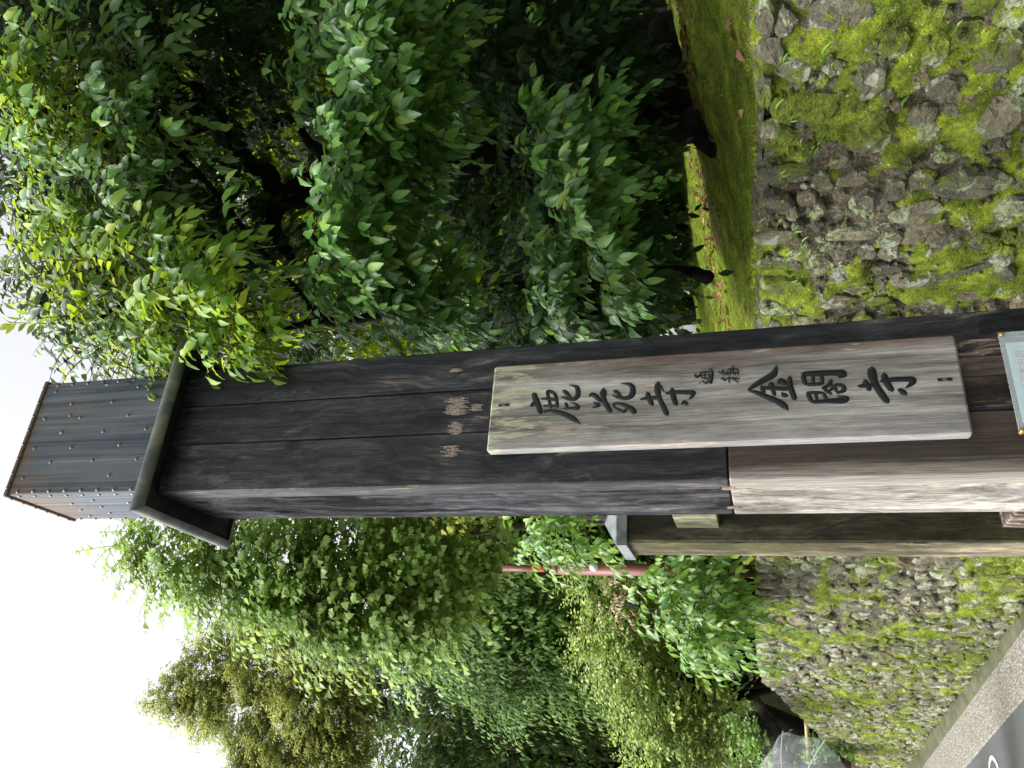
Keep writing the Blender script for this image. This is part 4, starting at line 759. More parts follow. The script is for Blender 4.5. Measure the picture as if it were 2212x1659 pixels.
# ---- woodland beyond the garden on the right: six trees, trunks showing near the moss bank
wood_lab = [('woodland_tree', 'leaning woodland tree with bare dark trunk at the top of the moss bank'), ('woodland_tree', 'yellow green woodland tree seen through the gap beside the forked trunk'), ('woodland_tree', 'low woodland tree with small leaves behind the leaf littered slope'), ('woodland_tree', 'woodland tree with pale foliage directly behind the sapling on the moss'), ('woodland_tree', 'tall woodland tree filling the gaps high behind the bright canopy'), ('woodland_tree', 'dense dark woodland tree at the back of the garden')]
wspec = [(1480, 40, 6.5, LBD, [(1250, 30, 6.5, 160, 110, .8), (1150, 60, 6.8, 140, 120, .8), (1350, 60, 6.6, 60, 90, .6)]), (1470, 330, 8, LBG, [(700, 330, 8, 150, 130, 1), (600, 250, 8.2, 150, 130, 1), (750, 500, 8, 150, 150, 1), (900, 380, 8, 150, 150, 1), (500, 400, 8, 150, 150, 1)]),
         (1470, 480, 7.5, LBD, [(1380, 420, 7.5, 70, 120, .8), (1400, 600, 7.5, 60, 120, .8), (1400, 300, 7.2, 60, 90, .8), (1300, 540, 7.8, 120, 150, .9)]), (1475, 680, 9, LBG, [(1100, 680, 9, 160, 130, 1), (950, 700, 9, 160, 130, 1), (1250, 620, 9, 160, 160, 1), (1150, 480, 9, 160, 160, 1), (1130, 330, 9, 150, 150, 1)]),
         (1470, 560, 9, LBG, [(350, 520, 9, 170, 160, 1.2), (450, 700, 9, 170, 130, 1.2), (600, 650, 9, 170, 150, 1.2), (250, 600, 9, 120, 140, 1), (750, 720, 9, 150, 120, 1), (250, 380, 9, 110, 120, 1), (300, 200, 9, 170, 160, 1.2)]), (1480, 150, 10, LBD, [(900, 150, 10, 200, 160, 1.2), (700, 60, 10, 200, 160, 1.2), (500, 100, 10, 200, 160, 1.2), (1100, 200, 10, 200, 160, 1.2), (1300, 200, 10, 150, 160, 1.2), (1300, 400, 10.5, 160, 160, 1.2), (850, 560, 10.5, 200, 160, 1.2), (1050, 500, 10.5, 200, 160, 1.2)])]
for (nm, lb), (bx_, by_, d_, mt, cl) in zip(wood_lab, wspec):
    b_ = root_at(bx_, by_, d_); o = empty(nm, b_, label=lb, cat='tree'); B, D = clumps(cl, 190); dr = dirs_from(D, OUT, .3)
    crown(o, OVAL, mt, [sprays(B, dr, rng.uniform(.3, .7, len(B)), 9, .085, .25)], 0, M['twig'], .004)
    grown(b_, .11, [(at(cl[0][0], cl[0][1], cl[0][2]), .05), (at(cl[-1][0], cl[-1][1], cl[-1][2]), .04)], o, M['bark_wet'])
for k, pl in enumerate(([(1440, 45, 5.6, .06), (1330, 35, 5.7, .055), (1230, 20, 5.8, .045)], [(1430, 30, 5.9, .035), (1350, 60, 6, .03), (1250, 90, 6.1, .02)], [(1435, 100, 5.8, .03), (1380, 110, 5.8, .022), (1300, 150, 5.9, .015)], [(1420, 10, 5.4, .05), (1300, -5, 5.4, .04), (1150, -30, 5.5, .03)])):
    b_ = at(*pl[0][:3]); b_[2] -= .15; o = empty('bare_stem', b_, label=['thick dark leaning stem rising from the moss bank', 'thin crossing stem beside the thick leaning stem', 'short thin stem next to the gnarled trunk', 'dark upright stem at the end of the moss bank'][k], cat='tree stem'); limbs(o, [[(pl[0][0]+40, pl[0][1], pl[0][2], pl[0][3]*1.2)]+pl], M['bark_wet'], 'stem', 7)

# ================================================================== left side trees
LT = np.array([-.3, -.9, 0.2]); LT = LT/np.linalg.norm(LT)
LA = leafmat('leaf_broad', [(.12, .22, .05), (.22, .35, .09), (.34, .46, .15)], (.45, .56, .13), .42, .45, .25, .8)
LOC = leafmat('leaf_olive', [(.16, .20, .06), (.29, .34, .10), (.42, .43, .14), (.55, .44, .15)], (.5, .55, .16), .42, .7, .06, 1.0)
LC = leafmat('leaf_mid', [(.05, .115, .03), (.10, .195, .05), (.19, .31, .085)], (.3, .45, .08), .34, .55, .15, .8)
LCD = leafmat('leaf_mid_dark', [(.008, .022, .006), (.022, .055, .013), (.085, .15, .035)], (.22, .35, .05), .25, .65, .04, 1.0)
LD = leafmat('leaf_small_pale', [(.12, .20, .045), (.22, .33, .07), (.34, .42, .11), (.42, .38, .10)], (.45, .55, .1), .36, .45, .35)
LE = leafmat('leaf_long', [(.05, .15, .025), (.11, .25, .035), (.22, .36, .05)], (.40, .58, .06), .38, .36, .45)
LY = leafmat('leaf_maple', [(.28, .32, .03), (.36, .40, .04), (.42, .38, .03)], (.7, .65, .05), .45); LR = leafmat('leaf_red', [(.16, .11, .05), (.26, .16, .08), (.28, .24, .10)], (.4, .3, .12), .3)
LV = leafmat('leaf_lime', [(.16, .26, .02), (.28, .40, .03), (.36, .46, .05)], (.6, .7, .05), .45)
def ltree(name, label, bx_, by_, d_, cl, T, mat, leaf, per, K, length, droop=.3, hang=.5, ind=0, rad=.1, bark='bark_grey', bz=None, out=LT, ok=.4, tw=.003, cat='tree', up=.15):
    b_ = root_at(bx_, by_, d_, bz); o = empty(name, b_, label=label, cat=cat); B, D = clumps(cl, per); dr = dirs_from(D, out, ok, up)
    crown(o, T, mat, [sprays(B, dr, rng.uniform(*length, len(B)), K, leaf, droop, hang, nrm=out)], ind, M['twig'], tw)
    q = sorted(cl, key=lambda c: -c[3]*c[4])[:3]; grown(b_, rad, [(at(c[0], c[1], c[2]+.1), rad*.3) for c in q], o, M[bark]); return o, B
ta, Ba = ltree('broadleaf_tree', 'broad leaved tree with yellow flower sprays leaning out from behind the gate post', 1640, 1120, 7.6, [(300, 1165, 7, 45, 35), (360, 1190, 7, 60, 50), (430, 1215, 7, 80, 70), (520, 1190, 7.2, 90, 80), (500, 1270, 7, 60, 50), (620, 1220, 7, 100, 90), (600, 1300, 6.9, 60, 50), (720, 1270, 6.9, 100, 100), (720, 1360, 6.8, 70, 50), (820, 1320, 6.8, 90, 90), (900, 1370, 6.7, 60, 50), (760, 1170, 7.2, 110, 70), (880, 1200, 7.1, 110, 90), (940, 1300, 6.8, 90, 70), (990, 1250, 7, 70, 60), (1030, 1160, 7.1, 80, 50), (930, 1140, 7.3, 80, 40)], BROAD, LA, .078, 185, 9, (.25, .55), .35, .45, 300, .05)
P = Ba[rng.choice(len(Ba), 320)]; P = P[P[:, 2] > EYE+.9]; mb = MB(); off = np.array(ta.location)
for q in P:
    ax = unit(rng.normal(0, 1, 3)+np.array([-.3, -1.2, .5]))
    for k in range(7):
        a0_ = q+ax*.02*k; e = a0_+unit(rng.normal(0, 1, 3))*rng.uniform(.02, .05); w2 = np.array([.0018, 0, .0018])
        mb.add([a0_-w2-off, a0_+w2-off, e+w2-off, e-w2-off], [(0, 1, 2, 3)]); c = e-off; h_ = .006; mb.add([c+(h_, 0, 0), c+(-h_, 0, 0), c+(0, h_, 0), c+(0, -h_, 0), c+(0, 0, h_), c+(0, 0, -h_)], [(0, 2, 4), (2, 1, 4), (1, 3, 4), (3, 0, 4), (2, 0, 5), (1, 2, 5), (3, 1, 5), (0, 3, 5)])
mb.build('flower_sprays', plain('yellow_flowers', (.36, .36, .08), .7, .2), ta, kind='stuff')
ltree('olive_tree', 'tall far tree with ochre and olive crown against the white sky', 1660, 1530, 19, [(345, 1512, 19, 35, 18), (390, 1490, 19, 45, 40), (450, 1440, 19, 60, 60), (440, 1540, 19, 50, 40), (520, 1520, 19, 80, 80), (520, 1370, 19, 50, 50), (570, 1340, 18.5, 60, 50), (590, 1430, 18.5, 90, 80), (620, 1590, 18.5, 80, 70), (550, 1610, 19, 50, 40), (700, 1510, 18, 100, 90), (680, 1380, 18, 90, 70), (770, 1420, 18, 80, 80), (750, 1570, 18, 70, 90), (700, 1650, 18, 90, 60), (640, 1300, 18.5, 60, 50), (600, 1680, 18.5, 70, 60), (530, 1690, 18.5, 40, 60)], NARROW, LOC, .115, 1000, 10, (.25, .55), .3, .35, 0, .3, bz=.2, tw=.003)
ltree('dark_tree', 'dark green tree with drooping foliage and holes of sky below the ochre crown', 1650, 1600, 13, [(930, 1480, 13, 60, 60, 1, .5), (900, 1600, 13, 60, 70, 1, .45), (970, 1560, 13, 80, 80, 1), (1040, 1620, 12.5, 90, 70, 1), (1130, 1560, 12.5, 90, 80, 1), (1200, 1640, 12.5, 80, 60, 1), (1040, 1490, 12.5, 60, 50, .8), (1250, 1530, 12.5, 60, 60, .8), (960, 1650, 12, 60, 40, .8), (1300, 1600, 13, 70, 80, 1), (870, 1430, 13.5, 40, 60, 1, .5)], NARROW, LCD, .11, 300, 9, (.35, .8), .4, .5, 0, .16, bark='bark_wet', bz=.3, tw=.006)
ltree('cherry_tree', 'mid green leafy tree hanging over the low pale shrub behind the wall', 1650, 1420, 10.5, [(960, 1360, 10, 80, 60), (1010, 1290, 10.3, 70, 60), (1040, 1400, 10, 90, 80), (1110, 1330, 10, 90, 80), (1150, 1420, 9.8, 80, 80), (1090, 1480, 10, 60, 60), (1200, 1360, 9.8, 80, 80), (1130, 1260, 10.3, 60, 50), (1220, 1460, 9.8, 50, 50), (1220, 1280, 10, 60, 60), (1280, 1420, 10, 60, 80)], NARROW, LC, .09, 290, 9, (.3, .7), .4, .5, 300, .13, bark='bark_wet', tw=.005)
ltree('pale_shrub', 'rounded shrub of small pale yellow green leaves above the wall', 1640, 1460, 8.6, [(1290, 1260, 8.4, 50, 50), (1330, 1340, 8.3, 70, 70), (1370, 1430, 8.2, 80, 80), (1420, 1520, 8.1, 80, 80), (1480, 1600, 8, 80, 70), (1430, 1390, 8.3, 60, 60), (1500, 1470, 8.2, 80, 70), (1550, 1560, 8, 50, 60), (1420, 1630, 8, 60, 40), (1560, 1640, 7.9, 60, 40), (1480, 1330, 8.5, 70, 60), (1300, 1400, 8.6, 60, 60), (1380, 1290, 8.6, 60, 50)], OVAL, LD, .055, 300, 10, (.2, .45), .15, .2, 300, .07, bark='bark_wet', tw=.003, cat='shrub', up=.3)
ltree('long_leaved_shrub', 'drooping shrub with long bright leaves hanging over the wall beside the support post', 1630, 1270, 5.7, [(1150, 1140, 5.5, 50, 25, .3), (1210, 1150, 5.4, 50, 25, .3), (1270, 1165, 5.4, 50, 20, .2), (1420, 1225, 6.0, 30, 25, .2), (1430, 1265, 5.4, 50, 40, .3), (1490, 1310, 5.1, 60, 50, .3), (1530, 1360, 5.1, 50, 40, .25), (1540, 1260, 5.3, 55, 60, .3), (1570, 1320, 5.2, 40, 50, .25), (1570, 1220, 5.5, 40, 30, .25), (1190, 1110, 5.6, 50, 30, .3)], LANCE, LE, .08, 150, 8, (.2, .4), .45, .6, 300, .04, bark='bark_wet', cat='shrub')
ltree('lime_tree', 'bright lime green tree glimpsed through the gap behind the pale shrub', 1660, 1620, 17, [(1370, 1590, 17, 35, 40, .8), (1400, 1640, 17, 40, 40, .8), (1330, 1630, 17, 30, 50, .8)], OVAL, LV, .10, 220, 9, (.3, .6), .2, .3, 0, .2, bark='bark_moss', bz=.1, tw=.006)
ltree('nandina_shrub', 'small shrub with reddish brown young leaves beside the brown pole', 1640, 1290, 7.7, [(1310, 1285, 7.6, 30, 22, .15), (1345, 1310, 7.6, 30, 25, .15), (1330, 1265, 7.6, 22, 18, .12)], SLIM, LR, .06, 170, 7, (.12, .25), .4, .4, 0, .02, tw=.002, cat='shrub')
# maple sprigs at the edge of the post
mp = root_at(1640, 1090, 6.2); mo = empty('maple_tree', mp, label='yellow maple sprigs hanging beside the edge of the gate post', cat='tree')
def maple_t(seed):
    rs = random.Random(seed); V = [(0, 0, 0)]; F = []
    for k, a in enumerate((-1.9, -1.15, -.5, 0, .5, 1.15, 1.9)):
        l_ = (.5, .75, .95, 1, .95, .75, .5)[k]; b = len(V); s_, c_ = math.sin(a), math.cos(a)
        V += [(l_*.45*s_-.07*c_, l_*.45*c_+.07*s_, .02), (l_*s_, l_*c_, -.12), (l_*.45*s_+.07*c_, l_*.45*c_-.07*s_, .02)]; F += [(0, b+2, b), (b, b+2, b+1)]
    return np.array(V), np.array(F)
MAPLE = [maple_t(1)]
B, D = clumps([(985, 1140, 5.8, 14, 14, .1), (1010, 1132, 5.8, 8, 12, .1), (955, 1124, 5.8, 10, 8, .1), (975, 1128, 5.8, 10, 10, .1), (830, 1118, 5.8, 14, 8, .1)], 300)
crown(mo, MAPLE, LY, [sprays(B, dirs_from(D, LT, .2), rng.uniform(.08, .18, len(B)), 4, .04, .5, .7)], 40, M['twig']); grown(mp, .05, [(at(900, 1060, 6.0), .015), (at(990, 1110, 5.9), .008)], mo, M['bark_grey'])
# far wood behind everything on the left and right, one tree each
far = [(1000, 1250, 26), (1100, 1400, 30), (1050, 1640, 24), (1250, 1200, 24), (1000, 1000, 22), (1000, 800, 20), (900, 500, 18), (1050, 200, 18), (1100, 1800, 26), (900, -100, 17), (1300, 1560, 36)]
fl = ['far tree behind the broad leaved tree', 'far tree behind the mid green leafy tree', 'far dark tree behind the drooping dark green tree', 'far tree behind the brown pole', 'far tree hidden mostly by the gate post', 'far tree right behind the sapling', 'far tree in the gap of the gnarled trunk', 'far tree over the moss bank', 'far tree beyond the umbrella', 'far tree beyond the end of the moss bank', 'far tree behind the lime green tree']
for k, (x, y, d) in enumerate(far):
    cl = [(x+dx, y+dy, d+rng.uniform(-1, 1), 120, 120, 1.6) for dx, dy in ((0, 0), (150, -90), (150, 90), (-120, 30 if y < 1100 else -40), (280, 0), (40, 120), (40, -120), (330, 120))]
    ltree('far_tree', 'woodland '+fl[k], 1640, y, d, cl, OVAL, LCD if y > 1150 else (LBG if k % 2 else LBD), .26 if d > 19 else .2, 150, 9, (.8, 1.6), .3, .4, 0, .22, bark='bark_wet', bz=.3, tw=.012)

# ================================================================== small things
def ground_hit(x, y):
    """where a line of sight meets the moss bank"""
    r = ray(x, y)
    for d in np.arange(1.6, 14, .02):
        P = E0+r*d; s_, n_ = sn(P)
        if n_ > WN+.12 and P[2] < float(garden_z(s_, n_)): return P
    return None
# grass sprigs rooted between the capstones
GR = leafmat('grass_blade', [(.09, .20, .03), (.17, .32, .05), (.28, .40, .07)], (.45, .6, .08), .3)
def sprig_proto(k):
    rs = random.Random(k+50); mb = MB()
    for b in range(rs.choice((2, 3, 3, 4))):
        az = rs.uniform(-2.4, 2.4); L_ = rs.uniform(.026, .05); w_ = rs.uniform(.0020, .0034); el = rs.uniform(.1, 1.0); V = []
        for i in range(6):
            t_ = i/5; r_ = L_*t_*math.cos(el); z = L_*(math.sin(el)*t_ - .8*t_*t_*.7); o_ = .004+L_*.45*t_*(1-.3*t_); ww = w_*(1-abs(2*t_-.8)**2*.6)*(1 if i < 5 else .1)
            x = r_*math.sin(az); V += [(x-ww*.9, z-ww*.4, o_), (x, z, o_-.0006), (x+ww*.9, z+ww*.4, o_)]
        mb.add(V, [(i*3+j, i*3+j+1, i*3+j+4, i*3+j+3) for i in range(5) for j in range(2)])
    return mb.mesh('grass_sprig')
sp_me = [sprig_proto(k) for k in range(8)]
for me in sp_me: me.materials.append(GR)
spots = [(2800+x*.557, 600+y*.557) for x, y in ((500, 140), (270, 270), (370, 330), (340, 480), (400, 490), (480, 470), (450, 550), (530, 600), (590, 530), (400, 730), (440, 745), (530, 710), (550, 740), (620, 700), (670, 690), (390, 800), (590, 900), (690, 960), (830, 960), (460, 1090), (570, 1100), (500, 330), (1210, 560), (820, 670), (900, 770), (700, 430), (610, 560), (640, 610), (950, 450), (860, 60), (590, 830), (460, 700))] + [(2800+x*.6027, y*.6027) for x, y in ((470, 390), (790, 420), (390, 640), (720, 330), (480, 930), (660, 950), (800, 1050), (810, 820), (520, 770), (590, 920), (1285, 600), (420, 690), (700, 930), (1600, 150))]
for i, (x, y) in enumerate(spots):
    P = onwall(x/1.8228, y/1.8228) - NG*.012; o = bpy.data.objects.new('grass_sprig', sp_me[i % 8]); C.objects.link(o)
    q = random.uniform(.85, 1.35); X, Y, Zv = -DW*q, np.array([0, 0, q]), -NG*q; o.matrix_world = Matrix([[X[k], Y[k], Zv[k], P[k]] for k in range(3)]+[[0, 0, 0, 1]])
    tag(o, 'small sprig of narrow green blades rooted in the mossy stone wall', 'grass sprig', 'grass sprigs growing on the wall')
# fallen leaves on the moss
FL = leafmat('leaf_fallen', [(.10, .035, .018), (.20, .07, .035), (.34, .17, .11), (.40, .30, .10)], (.4, .2, .1), .12, .6, .3)
fm = []
for T, k in ((OVAL, 2), (OVAL, 1), (MAPLE, 0)):
    me = mesh_np('fallen_leaf', T[k][0], [T[k][1]]); me.materials.append(FL); fm.append(me)
fs = [(1540, 290), (1530, 310), (1520, 330), (1500, 360), (1495, 400), (1530, 380), (1510, 420), (1520, 440), (1540, 430), (1550, 460), (1560, 480), (1500, 470), (1480, 500), (1520, 500), (1540, 520), (1500, 560), (1480, 600), (1500, 640), (1530, 650), (1510, 690), (1560, 690), (1540, 600), (1490, 330), (1480, 290), (1575, 700), (1620, 540), (1622, 600), (1617, 560), (1610, 660), (1580, 60), (1590, 75), (1600, 100), (1605, 85), (1612, 250), (1600, 270), (1490, 620), (1530, 700), (1470, 420), (1475, 360), (1500, 270), (1515, 295), (1550, 345)]
for i, (x, y) in enumerate(fs):
    P = ground_hit(x+random.uniform(-6, 6), y+random.uniform(-6, 6))
    if P is None: continue
    o = bpy.data.objects.new('fallen_leaf', fm[i % 3 if i % 5 else 0]); C.objects.link(o); o.location = (P[0], P[1], P[2]+.014); s_ = random.uniform(.045, .07); o.scale = (s_, s_, s_); o.rotation_euler = (random.uniform(-.4, .4), random.uniform(-.4, .4), random.uniform(0, 6.3))
    tag(o, 'dry reddish brown fallen leaf lying on the moss bank', 'fallen leaf', 'fallen leaves on the moss')
# leaf litter on the slope behind
n = 2600; s_ = rng.uniform(.2, 5.2, n); n_ = rng.uniform(2.7, 6.2, n); ok = vnoise(s_*1.6, n_*1.6, 51) > .45; s_, n_ = s_[ok], n_[ok]; n = len(s_)
lp = s_[:, None]*DW+n_[:, None]*NG; lp[:, 2] = garden_z(s_, n_)+.012; dd = unit(rng.normal(0, 1, (n, 3))*np.array([1, 1, .25])); nv = unit(np.array([0, 0, 1.0])+rng.normal(0, .3, (n, 3))); nv = unit(nv-dd*(nv*dd).sum(-1, keepdims=True))
V, F = merge(OVAL, rng.integers(0, 3, n), np.stack([np.cross(dd, nv), dd, nv], -1), lp, rng.uniform(.03, .06, n), np.zeros(3))
link('leaf_litter', mesh_np('leaf_litter', V, F), FL, kind='stuff', label='scatter of dry brown leaves on the slope behind the moss', cat='leaf litter')
# moss shoots and ground plants on the bank
t = NT('bank_shoots'); r = t.n('NewGeometry').outputs['Random Per Island']; w_ = t.coord('World'); a = t.noise(w_, 5, 6, .65)
c_ = t.mix(.75, t.ramp(a, [(.28, (.06, .055, .015)), (.36, (.07, .10, .010)), (.52, (.145, .20, .014)), (.68, (.25, .30, .025))]), t.ramp(r, [(0, .5), (1, 1.4)]), 'MULTIPLY'); M['bankshoots'] = t.done(c_, .85, .1)
q = rng.uniform(0, 1, (60000, 2)); s_ = -.2+6.0*q[:, 0]; n_ = WN+.14+2.6*q[:, 1]**1.3
z_ = garden_z(s_, n_)+.004; bp = s_[:, None]*DW+n_[:, None]*NG; bp[:, 2] = z_
fuzz('moss_shoots', bp, np.broadcast_to(np.array([0, 0, 1.0]), bp.shape), .007, M['bankshoots'], kind='stuff', label='short bright moss shoots covering the bank behind the wall', cat='moss')
n = 9000; s_ = rng.uniform(.3, 7, n); h_ = vnoise(s_*6, s_*0, 61); ok = h_ > .35; s_ = s_[ok]; n = len(s_); n_ = WN+.015+rng.uniform(0, .16, n)
bp = s_[:, None]*DW+n_[:, None]*NG; bp[:, 2] = ztop(s_)+.004+.02*(vnoise(s_*6, s_*0, 61)-.4)
fuzz('moss_shoots', bp, np.broadcast_to(np.array([-.3, -.2, 1.0]), bp.shape), .012, M['shoots'], wall, kind='stuff').matrix_parent_inverse = wall.matrix_basis.inverted()
def ground_plant(x, y, n, h, mat, label, T=NARROW):
    P = ground_hit(x, y)
    if P is None: return
    o = empty('ground_plant', P, label=label, cat='plant'); B = np.repeat(P[None], n, 0)+rng.normal(0, .04, (n, 3))*np.array([1, 1, 0]); D = unit(rng.normal(0, .5, (n, 3))+np.array([0, 0, 1.0]))
    crown(o, T, mat, [sprays(B, D, rng.uniform(h*.6, h, n), 6, .04, .25)], 0, M['twig'], .001)
ground_plant(1540, 600, 14, .08, LC, 'small tuft of green leaves at the foot of the sapling')
ground_plant(1440, 690, 30, .25, LBD, 'low leafy plant at the back edge of the moss beside the gate post')
ground_plant(1452, 420, 40, .3, LC, 'low leafy undergrowth behind the leaf litter'); ground_plant(1448, 560, 40, .3, LBD, 'dark low undergrowth behind the sapling'); ground_plant(1452, 500, 40, .3, LC, 'green undergrowth between the gnarled trunk and the sapling')

# ---- brown steel pole behind the wall
M['polepaint'] = plain('brown_paint', (.155, .058, .042), .5, .4, 0, .18, 8); M['redpaint'] = plain('red_primer', (.36, .055, .030), .6, .3)
PD = 5.6; pb_ = at(1400, 1231, PD); pb_[2] = gz(pb_); pole = empty('steel_pole', pb_, label='reddish brown steel pole with a narrower upper tube standing among the shrubs', cat='pole')
zs = at(1176, 1231, PD)[2]-pb_[2]; zt_ = at(1055, 1231, PD)[2]-pb_[2]
MB().tube([(0, 0, -.2), (0, 0, zs-.05)], .044, 20).build('lower_tube', M['polepaint'], pole, True)
MB().tube([(0, 0, zs-.05), (0, 0, zs-.03), (0, 0, zs-.012), (0, 0, zs)], (.0442, .042, .035, .025), 20).build('shoulder', M['polepaint'], pole, True)
MB().tube([(0, 0, zs), (0, 0, zt_)], .0238, 16).build('upper_tube', M['polepaint'], pole, True)
MB().tube([(0, 0, zs+.06), (0, 0, zs+.17)], .0242, 16, cap=False).build('primer_patch', M['redpaint'], pole, True)
M['dome'] = plain('white_dome', (.7, .72, .72), .25, .5, 0, .05); zc_ = at(1278, 1221, PD)[2]-pb_[2]; V = []
for i in range(7):
    for k in range(14): th_ = i/6*math.pi; V.append((.03+.033*math.sin(th_)*math.cos(k*math.pi/7), -.05+.033*math.sin(th_)*math.sin(k*math.pi/7), zc_+.033*math.cos(th_)))
MB().add(V, [(i*14+k, i*14+(k+1) % 14, i*14+14+(k+1) % 14, i*14+14+k) for i in range(6) for k in range(14)]).build('lamp_globe', M['dome'], pole, True)

# ---- gnarled roots, shrub and bamboo rail beyond the end of the wall
rb = at(1660, 1500, 8.9); rb[2] = gz(rb); rt = empty('old_tree_stump', rb, label='gnarled grey tree base with lichen sprawling over the end of the wall', cat='tree base')
M['bark_lichen'] = barkmat('bark_lichen', (.010, .009, .008), (.035, .032, .028), (.10, .105, .07))
limbs(rt, [[(1590, 1440, 8.6, .03), (1612, 1480, 8.7, .06), (1630, 1530, 8.9, .09), (1655, 1585, 9.0, .10), (1690, 1650, 9.2, .11)], [(1585, 1470, 8.8, .03), (1610, 1495, 8.8, .05), (1645, 1535, 8.8, .06), (1680, 1580, 8.9, .055), (1725, 1620, 9.0, .05)], [(1565, 1520, 9.0, .03), (1610, 1540, 9.0, .07), (1650, 1560, 9.0, .08)]], M['bark_lichen'], 'trunk', 14, .30)
ltree('round_bush', 'low round bush of fresh green leaves under the bamboo rail', 1850, 1650, 9.4, [(1790, 1640, 9.3, 35, 40, .3), (1800, 1690, 9.2, 45, 40, .3), (1770, 1610, 9.5, 20, 20, .2), (1830, 1640, 9.2, 25, 30, .2), (1690, 1640, 9.8, 40, 40, .3), (1640, 1650, 9.9, 40, 40, .3), (1590, 1610, 9.0, 40, 50, .3), (1640, 1600, 8.8, 25, 40, .2), (1600, 1540, 8.6, 30, 40, .2)], OVAL, LE, .055, 420, 8, (.1, .22), .2, .2, 0, .03, tw=.002, cat='shrub', up=.4)
M['bamboo'] = plain('bamboo_cane', (.44, .36, .20), .5, .4, 0, .15, 12); ra_, rb_ = at(1742, 1560, 9.5), at(1754, 1790, 9.5); bl = empty('bamboo_rail', ra_, label='pale bamboo rail on short posts beyond the end of the wall', cat='rail')
P = []; rr_ = []
for i in range(25):
    t_ = i/24; P.append((rb_-ra_)*t_); rr_.append(.026 if i % 4 else .030)
MB().tube(P, rr_, 12).build('rail', M['bamboo'], bl, True)
for t_ in (.04, .96):
    q = (rb_-ra_)*t_; MB().tube([(q[0], q[1]+.02, q[2]-1.6), (q[0], q[1]+.02, q[2]-.02)], .028, 10).build('post', M['bamboo'], bl, True)

# ---- person with a clear umbrella at the roadside (mostly outside the picture)
# umbrella
t = NT('clear_vinyl'); nz_ = t.noise(t.coord('Object', (9, 9, 3)), 1, 5, .6, 1.0); t.done((.80, .84, .88), .18, .5); t.l(t.ramp(nz_, [(.35, .12), (.55, .22), (.68, .5)]), t.b.inputs['Alpha']); t.bump(nz_, .4, .02); M['vinyl'] = t.m
M['rib'] = plain('umbrella_rib', (.72, .74, .76), .4, .5)
t1, t2 = at(1690, 1584, 5.0), at(1780, 1601, 4.72); tv = unit(t2-t1); RAD = np.linalg.norm(t2-t1)/(2*math.sin(math.pi/8)); perp = np.array([-1.0, .0, .12]); perp = unit(perp-tv*(perp@tv)); nx = np.cross(tv, perp); nx = nx if nx[2] > 0 else -nx
cc = (t1+t2)/2+perp*RAD*math.cos(math.pi/8); e1 = -perp; e2 = tv; hgt = RAD*.42
um = empty('clear_umbrella', cc-nx*.55, label='transparent dome umbrella with white ribs held up by the person at the roadside', cat='umbrella'); uo = np.array(um.location)
def upt(a, r_): 
    f = 1-.07*math.sin(((a+math.pi/8) % (math.pi/4))*4)**2*r_**3
    return cc + (e1*math.cos(a)+e2*math.sin(a))*RAD*r_*f + nx*hgt*(1-r_**2.1)
NA, NR = 64, 9; V = [upt(2*math.pi*k/NA + math.pi/8, (i+1)/NR)-uo for i in range(NR) for k in range(NA)] + [upt(0, 0)-uo]
MB().add(V, [(i*NA+k, i*NA+(k+1) % NA, i*NA+NA+(k+1) % NA, i*NA+NA+k) for i in range(NR-1) for k in range(NA)] + [(k, NR*NA, (k+1) % NA) for k in range(NA)]).build('canopy', M['vinyl'], um, True)
for k in range(8):
    a = math.pi/8+k*math.pi/4; MB().tube([upt(a, r_)-uo-nx*.002 for r_ in np.linspace(0, 1.0, 10)]+[upt(a, 1.03)-uo], [.0035]*10+[.005], 6).build('rib', M['rib'], um, True)
MB().tube([cc+nx*(hgt+.05)-uo, cc-uo, cc-nx*.55-uo], .0055, 8).build('shaft', M['rib'], um, True)
hk = [cc-nx*.55-uo+(-nx*(.02+.03*math.sin(a)) + e1*(.03-.03*math.cos(a))) for a in np.linspace(0, math.pi, 10)]; MB().tube([cc-nx*.5-uo, cc-nx*.56-uo]+hk, .009, 10).build('handle', M['rib'], um, True)
# person
elb = at(1764, 1669, 5.7); wr = at(1836, 1655, 5.62); hand = at(1868, 1664, 5.58); hnd2 = uo + (cc-nx*.47-uo)
sh = elb + np.array([-.03, .03, .26]); cx_ = sh[0]-.19; cy_ = sh[1]; shz = float(sh[2])
def bodymesh(J, E_, rad, sub=2, root=0):
    me = bpy.data.meshes.new('tmp'); me.from_pydata([tuple(map(float, j)) for j in J], E_, []); o = bpy.data.objects.new('tmp', me); C.objects.link(o)
    md = o.modifiers.new('s', 'SKIN'); md.use_smooth_shade = True
    for i, v in enumerate(me.skin_vertices[0].data): v.radius = (rad[i] if not np.isscalar(rad[i]) else (rad[i], rad[i])); v.use_root = i == root
    o.modifiers.new('d', 'SUBSURF').levels = sub; dg = bpy.context.evaluated_depsgraph_get(); r_ = bpy.data.meshes.new_from_object(o.evaluated_get(dg)); bpy.data.objects.remove(o); return r_
pz = lambda dx, dy, z: (cx_+dx, cy_+dy, z)
oth = hnd2 + np.array([-.02, .06, .0])
J = [pz(0, 0, .95), pz(0, 0, 1.12), pz(0, 0, shz-.05), pz(0, -.01, shz+.06), pz(0, -.02, shz+.12), pz(0, -.04, shz+.21), pz(0, -.03, shz+.29),
     tuple(sh), tuple(elb), tuple(wr), tuple(hand*.5+wr*.5), pz(-.19, 0, shz), pz(-.20, -.06, shz-.27), tuple(oth), tuple(oth+np.array([.01, -.05, .02])),
     pz(.09, 0, .86), pz(.10, -.02, .48), pz(.10, .01, .09), pz(.11, -.14, .045), pz(-.09, 0, .86), pz(-.10, .0, .48), pz(-.10, .03, .09), pz(-.11, -.12, .045)]
